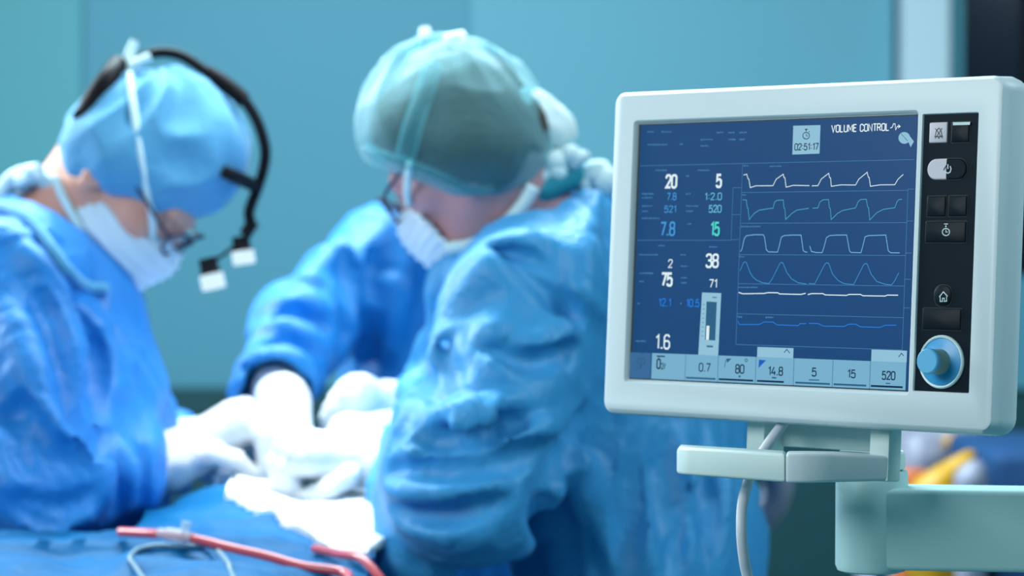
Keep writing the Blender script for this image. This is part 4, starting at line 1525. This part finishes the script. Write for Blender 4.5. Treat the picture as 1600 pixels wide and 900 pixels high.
grooves(g2, base, [
    ([(915, 640), (880, 720), (850, 790), (830, 860)], .024, .018),
    ([(600, 735), (690, 735), (800, 718), (870, 690)], .014, .014),
    ([(690, 555), (705, 585), (725, 610)], .014, .012),
    ([(760, 545), (820, 570), (890, 545)], .012, .014),
    ([(610, 790), (700, 800), (790, 780)], .012, .014),
    ([(1030, 690), (1045, 780), (1050, 880)], .020, .016), ([(640, 560), (660, 600), (690, 620)], .018, .012), ([(700, 440), (690, 500), (705, 550)], .014, .014),
    ([(780, 400), (840, 430), (900, 500)], .014, .016), ([(1090, 700), (1105, 790), (1100, 880)], .016, .014), ([(650, 690), (740, 680), (820, 650)], .016, .012),
    ([(990, 700), (985, 800), (975, 880)], .012, .014),
])
g2.plane(P(597, 720, 3.30), (-.97, 0, .25), .010)
g2.cap(H2.w(0, -.03, -.10), neck2 + np.array([-.012, 0, .035]), .066, .062, .012, True)
limbs2 = [(shn, eln, .095), (eln, P(632, 738, 3.30), .075), (shf, elf, .07), (elf, P(622, 716, 3.55), .055)]
gown_piece('gown', r2, g2, limbs2, M['gown2'], .0060, .0190, 41)
# teal inner shirt and knotted gown ties at the nape
mb = MB()
mb.tube(spline([P(806, 326, 3.33), P(842, 300, 3.325), P(880, 278, 3.335), P(912, 268, 3.37)], 6), .019, 12)
mb.put('shirt_collar', M['scrubs'], r2, 60)
mb = MB()
for x, y, dx, dy, r in ((862, 258, 30, -14, .015), (846, 278, -14, 24, .013), (890, 244, 18, 6, .012), (836, 300, 10, 14, .011), (905, 250, -16, 10, .010), (866, 272, 20, 8, .013)):
    mb.tube(spline([P(x - dx * .5, y - dy * .5, 3.33), P(x + 2, y - 5, 3.318), P(x + dx * .5, y + dy * .5, 3.33)], 5), np.linspace(r * .8, r, 11), 9)
mb.put('cap_tie', M['tie'], r2, 60)
mb = MB()
for x, y, dx, dy, r in ((925, 274, 30, -8, .016), (946, 285, 26, 16, .017), (910, 290, 12, 16, .012)):
    mb.tube(spline([P(x - dx * .5, y - dy * .5, 3.36), P(x, y - 6, 3.345), P(x + dx * .5, y + dy * .5, 3.36)], 5), np.linspace(r * .8, r, 11), 9)
mb.put('gown_neck_tie', M['tie'], r2, 60)
# bouffant cap
Cf = Field(.02)
H2.e(Cf, (0, -.002, .008), (.096, .105, .095), .02)
Cf.ell(P(745, 225, 3.36), (.088, .110, .076), None, .03)
Cf.ell(P(654, 202, 3.36), (.070, .09, .080), None, .03)
H2.e(Cf, (0, -.012, -.030), (.100, .085, .078), .03)
Cf.cap(P(668, 122, 3.36), P(684, 104, 3.36), .04, .025, .03)
Cf.plane(P(655, 283, 3.36), (-.376, 0, -.927), .012)
v, q = cap_mesh(Cf, .0040, H2, .013, 51)
cap2 = put('bouffant_cap', v, q, M['bouffant'], r2, 180, label='pale translucent bouffant cap with dark hair showing through')
Tf = Field(.02)
Tf.cap(P(752, 112, 3.36), P(876, 196, 3.345), .022, .016, .02)
Tf.cap(P(800, 160, 3.35), P(884, 206, 3.345), .030, .010, .02)
Tf.cap(P(806, 170, 3.315), P(846, 214, 3.33), .026, .022, .02)
Tf.cap(P(810, 215, 3.36), P(868, 214, 3.35), .030, .012, .02)
v, q = cloth(Tf, .0045, [], .006, 57, (26, 26, 26))
put('cap_tail', v, q, M['bouffant2'], cap2, 180)
surf_tube('cap_seam', r2, Cf, [(674, 98), (662, 135), (648, 175), (636, 215), (628, 250)], .0120, M['bouffant'], -.007, 10, parent=cap2)
surf_tube('cap_hem', r2, Cf, [(572, 232), (592, 240), (628, 254), (664, 266), (700, 282), (735, 298), (770, 292)], .0055, M['bouffant'], .0, 10, parent=cap2)
mb = MB()
for x, y, dx, dy, r in ((668, 62, -8, -34, .0085), (712, 64, 26, -8, .012), (690, 92, 30, 4, .011), (656, 88, -22, 10, .009), (672, 100, 6, 20, .010), (724, 76, 10, 20, .009)):
    mb.tube(spline([P(x - dx * .5, y - dy * .5, 3.36), P(x - 3, y, 3.35), P(x + dx * .5, y + dy * .5, 3.355)], 5), np.linspace(r, r * .85, 11), 9)
mb.put('mask_tie_knot', M['tie'], r2, 60)
mk2, Mf2 = mask(r2, H2, M['mask'], -.01, (P(664, 338, 3.36), (.75, 0, .66)))
HF = Field(.01); H2.face(HF)
CU = Field(.005); CU.ops = list(HF.ops) + [o for o in Mf2.ops if not o[6]] + [o for o in Cf.ops if not o[6]]
CU.cap(H2.w(0, -.028, -.07), neck2, .054, .060, .02)
surf_tube('mask_tie', r2, CU, [(700, 388), (738, 382), (768, 366), (796, 342), (818, 316), (832, 290)], .0085, M['tie'], .002)
surf_tube('mask_tie', r2, CU, [(640, 318), (638, 296), (640, 272), (642, 252)], .0045, M['tie'], .002)
spectacles(r2, H2)
glove(r2, hd2); glove(r2, hd2f)
legwear(r2, leg2, M['scrubs'])

# ================= assistant at the far side, facing the camera, head hidden by the near surgeon
r3 = thing('person', 'person in deeper blue gown behind the others, head hidden, gloved hands hanging low', 'person',
           T4((-.06, 3.98, 0)), 'surgical team in blue gowns')
legs_dir[r3.name] = (0, -1, 0)
H3 = Head(P(742, 236, 3.86), (-.08, -.80, -.60), 0)
neck3 = P(722, 372, 3.95)
hip3 = np.array([-.07, 3.98, .95])
shl, shr = P(585, 412, 3.93), P(862, 412, 3.93)
ell_, wrl = P(468, 520, 3.80), P(436, 632, 3.62)
elr, wrr = P(850, 610, 3.80), P(612, 638, 3.66)
leg3 = [(hip3 + np.array([s * .10, 0, 0]), np.array([-.07 + s * .12, 3.96, .50]), np.array([-.07 + s * .13, 4.0, .09])) for s in (-1, 1)]
hd3 = (P(442, 628, 3.60), P(430, 606, 3.66),
       [P(424, 690, 3.52), P(438, 694, 3.515), P(452, 692, 3.52), P(462, 686, 3.53)],
       [[P(424, 692, 3.52), P(420, 720, 3.50), P(424, 744, 3.50), P(430, 762, 3.505)],
        [P(438, 696, 3.515), P(437, 726, 3.495), P(438, 752, 3.495), P(442, 770, 3.50)],
        [P(452, 694, 3.52), P(454, 722, 3.50), P(454, 746, 3.50), P(454, 764, 3.505)],
        [P(462, 688, 3.53), P(468, 712, 3.512), P(468, 732, 3.51), P(466, 748, 3.513)],
        [P(420, 652, 3.57), P(404, 676, 3.545), P(404, 702, 3.53), P(410, 722, 3.525)]],
       .021, (.0105, .0108, .0104, .0092, .0115))
hd3r = (wrr, P(672, 640, 3.72),
        [P(560, 616, 3.60), P(549, 632, 3.595), P(547, 650, 3.60), P(553, 666, 3.61)],
        [[P(560, 618, 3.60), P(532, 622, 3.575), P(518, 638, 3.59), P(526, 648, 3.61)],
         [P(549, 632, 3.595), P(524, 638, 3.57), P(513, 652, 3.585), P(524, 660, 3.605)],
         [P(547, 650, 3.60), P(524, 654, 3.575), P(516, 668, 3.59), P(528, 674, 3.61)],
         [P(553, 666, 3.61), P(532, 670, 3.59), P(526, 682, 3.60), P(536, 686, 3.615)],
         [P(592, 615, 3.63), P(566, 604, 3.60), P(543, 610, 3.585), P(528, 622, 3.58)]],
        .024, (.0115, .0118, .0115, .0102, .0125))
person_parts(r3, H3, neck3,
             [(neck3 + np.array([0, 0, -.06]), hip3, .07, .085), (shl, shr, .03, .03), (P(675, 520, 3.98), P(765, 520, 3.98), .06, .06), (hip3 + np.array([-.07, 0, 0]), hip3 + np.array([.07, 0, 0]), .1, .1)],
             [(shl, ell_, wrl), (shr, elr, wrr)], leg3, [hd3, hd3r], M['skin'])
g = Field(.05)
g.cap(P(655, 470, 3.96), P(650, 760, 3.97), .105, .110, .06)
g.cap(P(785, 470, 3.96), P(790, 760, 3.97), .105, .110, .06)
g.cap(P(650, 760, 3.97), (-.15, 3.98, .45), .11, .16, .06)
g.cap(P(790, 760, 3.97), (.02, 3.98, .45), .11, .16, .06)
g.cap(neck3 + np.array([-.05, .01, -.04]), neck3 + np.array([.05, .01, -.04]), .06, .06, .05)
g.cap(shl, ell_, .074, .066, .045); g.cap(ell_, P(428, 608, 3.655), .066, .058, .02)
g.cap(shr, elr, .074, .066, .045); g.cap(elr, P(655, 640, 3.70), .064, .045, .02)
base = g
g2 = Field(.05); g2.ops = list(g.ops)
ridges(g2, base, [
    ([(610, 355), (560, 400), (545, 470)], .016, .009, .018),
    ([(560, 360), (500, 410), (470, 450)], .018, .010, .018),
    ([(410, 480), (450, 470), (500, 480), (530, 520)], .017, .008, .014),
    ([(385, 520), (430, 510), (490, 530), (515, 570)], .016, .008, .012),
    ([(370, 570), (420, 555), (470, 570), (500, 610)], .015, .007, .011),
    ([(352, 615), (390, 600), (430, 598)], .012, .006, .01),
    ([(640, 400), (620, 480), (610, 560)], .016, .009, .02),
])
grooves(g2, base, [
    ([(420, 500), (460, 492), (510, 510)], .010, .010), ([(390, 545), (440, 535), (500, 560)], .010, .010),
    ([(540, 400), (545, 470), (535, 560)], .014, .014), ([(585, 400), (580, 480), (570, 560)], .012, .014),
])
g2.cap(P(428, 606, 3.64), P(446, 664, 3.54), .044, .05, .008, True)
g2.cap(H3.w(0, -.02, -.10), neck3 + np.array([0, -.04, .02]), .064, .06, .012, True)
limbs3 = [(shl, ell_, .072), (ell_, P(428, 608, 3.655), .064), (shr, elr, .072), (elr, P(655, 640, 3.70), .055)]
gown_piece('gown', r3, g2, limbs3, M['gown3'], .0060, .0165, 61)
Cf = Field(.02)
H3.e(Cf, (0, -.008, .013), (.088, .106, .098), .02)
Cf.plane(H3.w(0, .02, -.016), H3.F * .4 - H3.U * .9, .010)
v, q = cap_mesh(Cf, .005, H3, .006, 71)
put('surgical_cap', v, q, M['cap'], r3, 180)
mask(r3, H3, M['mask'])
glove(r3, hd3); glove(r3, hd3r)
legwear(r3, leg3, M['scrubs'])

# ------------------------------------------------------------------ operating table, drape, things on it
ctl = [P(-150, 905, 2.85), P(0, 905, 2.88), P(150, 905, 2.88), P(300, 905, 2.88), P(450, 905, 2.9), P(600, 905, 2.95),
       P(0, 862, 3.05), P(200, 856, 3.08), P(-100, 842, 3.17), P(60, 840, 3.17), P(200, 838, 3.17),
       P(345, 768, 3.34), P(262, 806, 3.30), P(300, 822, 3.20), P(360, 835, 3.15), P(400, 850, 3.10), P(470, 836, 3.17), P(520, 866, 3.12), P(440, 815, 3.22),
       P(430, 778, 3.34), P(520, 800, 3.28), P(600, 790, 3.30), P(600, 860, 3.12), P(560, 885, 3.05),
       np.array([-.40, 3.5, 1.10]), np.array([-.28, 3.5, 1.12]), np.array([-.15, 3.5, 1.10]), np.array([-.40, 4.2, 1.08]), np.array([-.15, 4.2, 1.08]),
       np.array([-.8, 2.7, 1.06]), np.array([-.8, 3.2, 1.07]), np.array([-.1, 2.7, 1.06])]
ctl = np.array(ctl)
def tps(r2):
    return r2 * np.log(np.sqrt(r2) + 1e-6)
_n = len(ctl)
_K = tps(((ctl[:, None, :2] - ctl[None, :, :2]) ** 2).sum(-1)) + np.eye(_n) * 2e-4
_A = np.zeros((_n + 3, _n + 3)); _A[:_n, :_n] = _K
_A[:_n, _n:] = np.hstack([np.ones((_n, 1)), ctl[:, :2]]); _A[_n:, :_n] = _A[:_n, _n:].T
_wt = np.linalg.solve(_A, np.append(ctl[:, 2], [0, 0, 0]))
def zdrape(x, y, wr=True):
    x = np.atleast_1d(np.asarray(x, float)); y = np.atleast_1d(np.asarray(y, float))
    r2 = (x[:, None] - ctl[None, :, 0]) ** 2 + (y[:, None] - ctl[None, :, 1]) ** 2
    z = tps(r2) @ _wt[:_n] + _wt[_n] + _wt[_n + 1] * x + _wt[_n + 2] * y
    if wr:
        p = np.stack([x * 9 + y * 5, y * 14 - x * 3, x * 0], 1)
        p = p + (noise(p * .6, 2)[:, None] - .5) * 1.6
        z = z + (ridged(p, 4) ** 1.8 - .4) * .017 + (ridged(p * 2.3, 8) - .5) * .005
    return z
def on_drape(px, py, up=0.0):
    ys = np.arange(2.72, 3.6, .002)
    r = ray(px, py)
    p = CAM + r[None] * (ys / r[1])[:, None]
    d = p[:, 2] - zdrape(p[:, 0], p[:, 1])
    i = int(np.argmax(d < 0)) if (d < 0).any() else int(np.argmin(d))
    return p[i] + np.array([0, 0, up])
def sheet(name, inside, x0, x1, y0, y1, h, lift, m, parent, skirt, thick=.0):
    nx, ny = int((x1 - x0) / h) + 1, int((y1 - y0) / h) + 1
    X, Y_ = np.meshgrid(np.linspace(x0, x1, nx), np.linspace(y0, y1, ny), indexing='ij')
    Z = zdrape(X.ravel(), Y_.ravel()).reshape(X.shape) + lift
    if name == 'towel':
        Z = Z + .004 * (ridged(np.stack([X.ravel() * 30, Y_.ravel() * 22, X.ravel() * 0], 1), 5).reshape(X.shape) - .5)
    cx_, cy_ = (X[:-1, :-1] + X[1:, 1:]) / 2, (Y_[:-1, :-1] + Y_[1:, 1:]) / 2
    ins = inside(cx_, cy_)
    idx = -np.ones(X.shape, int); verts = []; faces = []
    def vid(i, j):
        if idx[i, j] < 0:
            idx[i, j] = len(verts); verts.append((X[i, j], Y_[i, j], Z[i, j]))
        return idx[i, j]
    edges = {}
    for i, j in np.argwhere(ins):
        f = [vid(i, j), vid(i + 1, j), vid(i + 1, j + 1), vid(i, j + 1)]
        faces.append(f)
        for a, c in zip(f, f[1:] + f[:1]):
            if (c, a) in edges:
                del edges[(c, a)]
            else:
                edges[(a, c)] = 1
    low = {}
    steps = [.01, .1, .25, .45] if skirt > .05 else [skirt]
    for a, c in list(edges):
        for k_ in (a, c):
            if k_ not in low:
                low[k_] = []
                x, y, z = verts[k_]
                for s in steps:
                    dz = s / steps[-1] * skirt
                    wob = .012 * math.sin(x * 40 + y * 37) * (s / steps[-1]) if skirt > .05 else 0
                    low[k_].append(len(verts)); verts.append((x + wob, y + wob, z - dz))
        up_a, up_c = a, c
        for la, lc in zip(low[a], low[c]):
            faces.append([up_a, la, lc, up_c])
            up_a, up_c = la, lc
    return put(name, np.array(verts), faces, m, parent, 70)
XL, XR = -.43, -.152
table = thing('operating_table', 'operating table hidden under the blue drape, between the surgeons', 'table', T4((-.30, 3.5, 0)))
b = MB(); b.box((-.38, 2.78, .92), (-.18, 3.69, .99)); o = b.put('table_top', M['darkteal'], table, 0); bevel(o, .01)
b = MB(); b.box((-.36, 3.35, .12), (-.20, 3.65, .92)); o = b.put('column', M['steel'], table, 0); bevel(o, .01)
b = MB(); b.box((-.40, 3.05, 0), (-.16, 3.72, .12)); o = b.put('foot_plate', M['steel'], table, 0); bevel(o, .02)
def dom(x, y):
    wide = (y < 3.165) & (x > -.80)
    strip = (x > np.where(y < 3.33, XL, -.398)) & (y >= 3.16)
    return (wide | strip) & (x < XR)
tag(sheet('surgical_drape', dom, -.80, XR, 2.74, 3.76, .0075, 0, M['drape'], None, .5),
    'blue surgical drape spread across the table in the lower left', 'drape')
# white towel lit by the lamp
tp = [on_drape(*c)[:2] for c in ((352, 780), (392, 798), (440, 822), (478, 836), (512, 862), (545, 876), (575, 868), (600, 850))]
tp = np.array(tp + [np.array([-.165, 3.40]), np.array([-.33, 3.42])])
def inpoly(x, y, poly=tp):
    r = np.zeros(x.shape, bool)
    n = len(poly)
    for i in range(n):
        (xa, ya), (xb_, yb_) = poly[i], poly[(i + 1) % n]
        c = ((ya > y) != (yb_ > y)) & (x < (xb_ - xa) * (y - ya) / (yb_ - ya + 1e-12) + xa)
        r ^= c
    return r
tag(sheet('towel', inpoly, tp[:, 0].min(), tp[:, 0].max(), tp[:, 1].min(), tp[:, 1].max(), .005, .007, M['towel'], None, .010),
    'white towel on the drape below the gloved hands, glaring in the lamp light', 'towel')
# red tubes, clear connector, grey lead
def drape_line(pts, r, n=8, straight=False):
    if straight:
        ya, yb = on_drape(*pts[0])[1], on_drape(*pts[-1])[1]
        q = [P(x, y, ya + (yb - ya) * i / (len(pts) - 1)) for i, (x, y) in enumerate(pts)]
    else:
        q = [on_drape(x, y) for x, y in pts]
    d = q[-1] - q[-2]
    d = d / np.linalg.norm(d[:2])
    d = d * .6 + np.array([.1, -.45, 0])
    for k in (.08, .17, .26):
        e = q[len(pts) - 1] + d * k
        if q[len(pts) - 1][0] > XR - .012:      # already over the edge: hangs down
            q.append(q[len(pts) - 1] + np.array([.012 + .1 * k, -.3 * k, -.9 * k]))
        else:
            e[0] = min(e[0], XR - .016 + .02 * k); e[1] = max(e[1], 2.80 - .1 * k)
            q.append(np.array([e[0], e[1], zdrape(e[0], e[1])[0]]))
    p = spline(np.array(q), n)
    z = np.where(p[:, 0] > XR + .004, p[:, 2], np.maximum(p[:, 2], zdrape(p[:, 0], p[:, 1]))) + r
    k = np.ones(29) / 29
    zs = np.convolve(np.pad(z, 14, mode='edge'), k, 'valid')
    p[:, 2] = zs + .6 * np.convolve(np.pad(np.maximum(z - zs, 0), 14, mode='edge'), k, 'valid')
    return p
mb = MB(); tl_ = drape_line([(188, 842), (215, 840), (245, 841), (290, 846), (335, 856), (380, 870), (430, 885), (480, 897), (540, 915)], .0052, 8, True); mb.tube(tl_, .0052, 14)
tag(mb.put('red_tube', M['redtube'], None, 60), 'long red rubber tube lying across the blue drape at bottom left', 'tube')
cn = thing('tube_connector', 'clear connector joining the tubing on the blue drape', 'connector', T4(tl_[20]))
a, c = tl_[17] + np.array([0, 0, .001]), tl_[26] + np.array([0, 0, .001])
mb = MB(); mb.tube([a, a + (c - a) * .2, a + (c - a) * .25, a + (c - a) * .75, a + (c - a) * .8, c], [.0060, .0060, .0080, .0080, .0060, .0060], 14)
mb.put('barrel', M['clear'], cn, 40)
m_ = a + (c - a) * .75
mb = MB(); mb.tube([m_ + np.array([0, 0, .006]), m_ + np.array([.002, 0, .016])], [.004, .0055], 12)
mb.put('port', M['clear'], cn, 40)
mb = MB(); mb.tube(drape_line([(492, 866), (520, 868), (545, 878), (575, 890), (610, 906)], .0050, 8, True), .0050, 14)
tag(mb.put('red_tube', M['redtube'], None, 60), 'short dark red tube emerging below the white towel toward the near gown', 'tube')
mb = MB(); mb.tube(drape_line([(228, 915), (208, 893), (203, 876), (215, 864), (245, 858), (285, 858), (330, 866), (355, 880), (362, 894)], .0028), .0028, 10)
tag(mb.put('grey_lead', M['wire'], None, 60), 'thin grey lead looped on the drape below the red tube', 'cable')
# instrument held between the hands
mb = MB()
t0, t1 = P(440, 784, 3.375), P(402, 756, 3.43)
fc = thing('forceps', 'steel forceps held between the two white gloved hands', 'instrument', T4(t0))
for s in (-1, 1):
    mb = MB(); mb.tube(spline([t0 + np.array([0, 0, -.012]), t0 + np.array([s * .002, s * .002, 0]), (t0 + t1) / 2 + np.array([s * .004, s * .004, .004]), t1, t1 + (t1 - t0) * .8], 6), .0022, 8)
    mb.put('shank', M['steel'], fc, 60)

# ------------------------------------------------------------------ far things at the right
YT = 4.7
def xz(px, py, Y=YT):
    p = P(px, py, Y); return p[0], p[2]
tr = thing('instrument_table', 'table under a blue cloth at the right edge, behind the support arm', 'table', T4((1.02, 4.95, 0)))
x0, z0 = xz(1552, 706)
Fd = Field(.02)
b = MB()
for lx in (x0 + .05, 1.25):
    for ly in (4.75, 5.15):
        mb = MB(); mb.tube([(lx, ly, 0), (lx, ly, z0 - .02)], .014, 12); mb.put('leg', M['steel'], tr, 60)
b.box((x0, 4.70, z0 - .45), (1.30, 5.20, z0))
o = b.put('cover_cloth', M['bluecloth'], tr, 0); bevel(o, .02, 3)
for i, vtx in enumerate(o.data.vertices):
    pass
# steel trolley with a yellow sack, a white bag and an orange tub
tl = thing('trolley', 'low steel trolley carrying the yellow sack and white bag', 'trolley', T4((.70, 4.85, 0)))
b = MB(); b.box((.50, 4.57, .52), (.80, 5.5, .55)); o = b.put('shelf', M['steel'], tl, 0); bevel(o, .004)
for lx in (.52, .78):
    for ly in (4.60, 5.47):
        mb = MB(); mb.tube([(lx, ly, 0), (lx, ly, .52)], .012, 10); mb.put('leg', M['steel'], tl, 60)
Fd = Field(.03)
a = P(1490, 880, 4.72)
Fd.cap((a[0], 4.72, .60), P(1478, 850, 4.72), .055, .062, .03)
Fd.cap(P(1455, 850, 4.72), P(1452, 790, 4.72), .05, .035, .03)
Fd.cap(P(1478, 830, 4.72), P(1480, 775, 4.72), .06, .04, .03)
Fd.cap(P(1450, 772, 4.72), P(1498, 735, 4.70), .028, .022, .02)
Fd.cap(P(1498, 735, 4.70), P(1516, 712, 4.70), .020, .014, .02)
Fd.plane((0, 0, .552), (0, 0, -1), .004)
v, q = cloth(Fd, .008, [], .006, 81, (20, 20, 12))
tag(put('yellow_sack', v, q, M['yellow'], None, 180), 'yellow waste sack with a raised corner behind the support arm', 'sack')
Fd = Field(.03)
Fd.cap((.70, 5.36, .60), P(1440, 760, 5.36), .085, .085, .05)
Fd.cap(P(1440, 720, 5.34), P(1490, 702, 5.34), .062, .055, .05)
Fd.cap(P(1405, 690, 5.34), P(1440, 700, 5.34), .04, .04, .05)
Fd.cap(P(1496, 700, 5.34), P(1514, 690, 5.34), .034, .02, .04)
Fd.plane((0, 0, .552), (0, 0, -1), .004)
v, q = cloth(Fd, .008, [], .009, 91, (22, 22, 14))
tag(put('white_bag', v, q, M['bag'], None, 180), 'crumpled whitish plastic bag behind the yellow sack', 'bag')
Fd = Field(.01)
c = P(1423, 760, 4.845)
Fd.cap((c[0], 4.845, .60), (c[0], 4.845, c[2] + .012), .031, .033, .01)
Fd.plane((0, 0, .552), (0, 0, -1), .002); Fd.plane((0, 0, c[2] + .03), (0, 0, 1), .004)
v, q = sculpt(Fd, .006)
tag(put('orange_tub', v, q, M['orange'], None, 180), 'orange tub beside the yellow sack, next to the monitor column', 'tub')
c = P(1497, 684, 5.27)
Fd = Field(.01); Fd.cap(c + np.array([-.016, 0, -.008]), c + np.array([.016, 0, -.008]), .014, .013, .01); Fd.cap(c + np.array([0, .02, -.06]), c, .012, .012, .01)
v, q = sculpt(Fd, .005)
tag(put('yellow_clip', v, q, M['yellow'], None, 180), 'small yellow clip closing the top of the white bag', 'clip')
c = P(1517, 752, 4.605)
Fd = Field(.02); Fd.cap(c + np.array([0, 0, -.25]), c, .024, .026, .01); Fd.cap(c, c + np.array([.008, 0, .02]), .02, .014, .02); Fd.plane((0, 0, .552), (0, 0, -1), .002)
Fd.cap((c[0], 4.615, .60), c + np.array([0, 0, -.2]), .026, .024, .01)
v, q = sculpt(Fd, .005)
tag(put('white_bottle', v, q, M['bag'], None, 180), 'small white bottle between the yellow sack and the blue cloth', 'bottle')
hs = thing('hose_stand', 'slim pole behind the monitor column that holds the pale hose', 'stand', T4((P(1378, 700, 4.05)[0], 4.05, 0)))
hx, hz = P(1378, 560, 4.05)[0], P(1378, 560, 4.05)[2]
mb = MB(); mb.tube([(hx, 4.05, .05), (hx, 4.05, hz + .01)], .011, 12); mb.put('pole', M['steel'], hs, 60)
mb = MB(); mb.tube([(hx, 4.05, 0), (hx, 4.05, .03), (hx, 4.05, .05)], [.16, .15, .03], 24); mb.put('foot', M['steel'], hs, 30)
mb = MB(); mb.tube([(hx, 4.05, hz), (P(1150, 560, 3.98)[0], 3.98, hz)], .007, 10); mb.put('holder', M['steel'], hs, 60)
# pale corrugated breathing hose hanging behind the monitor's handle
pts = spline([P(1330, 575, 4.02), P(1240, 560, 3.99), P(1165, 585, 3.96), P(1160, 650, 3.95), P(1190, 705, 3.95), P(1216, 745, 3.95), P(1208, 785, 3.96), P(1185, 815, 3.97)], 30)
rr_ = .020 + .0022 * np.sin(np.arange(len(pts)) * 1.6)
mb = MB(); mb.tube(pts, rr_, 18)
tag(mb.put('breathing_hose', M['bag'], None, 180), 'pale grey breathing hose hanging behind the monitor handle', 'hose')
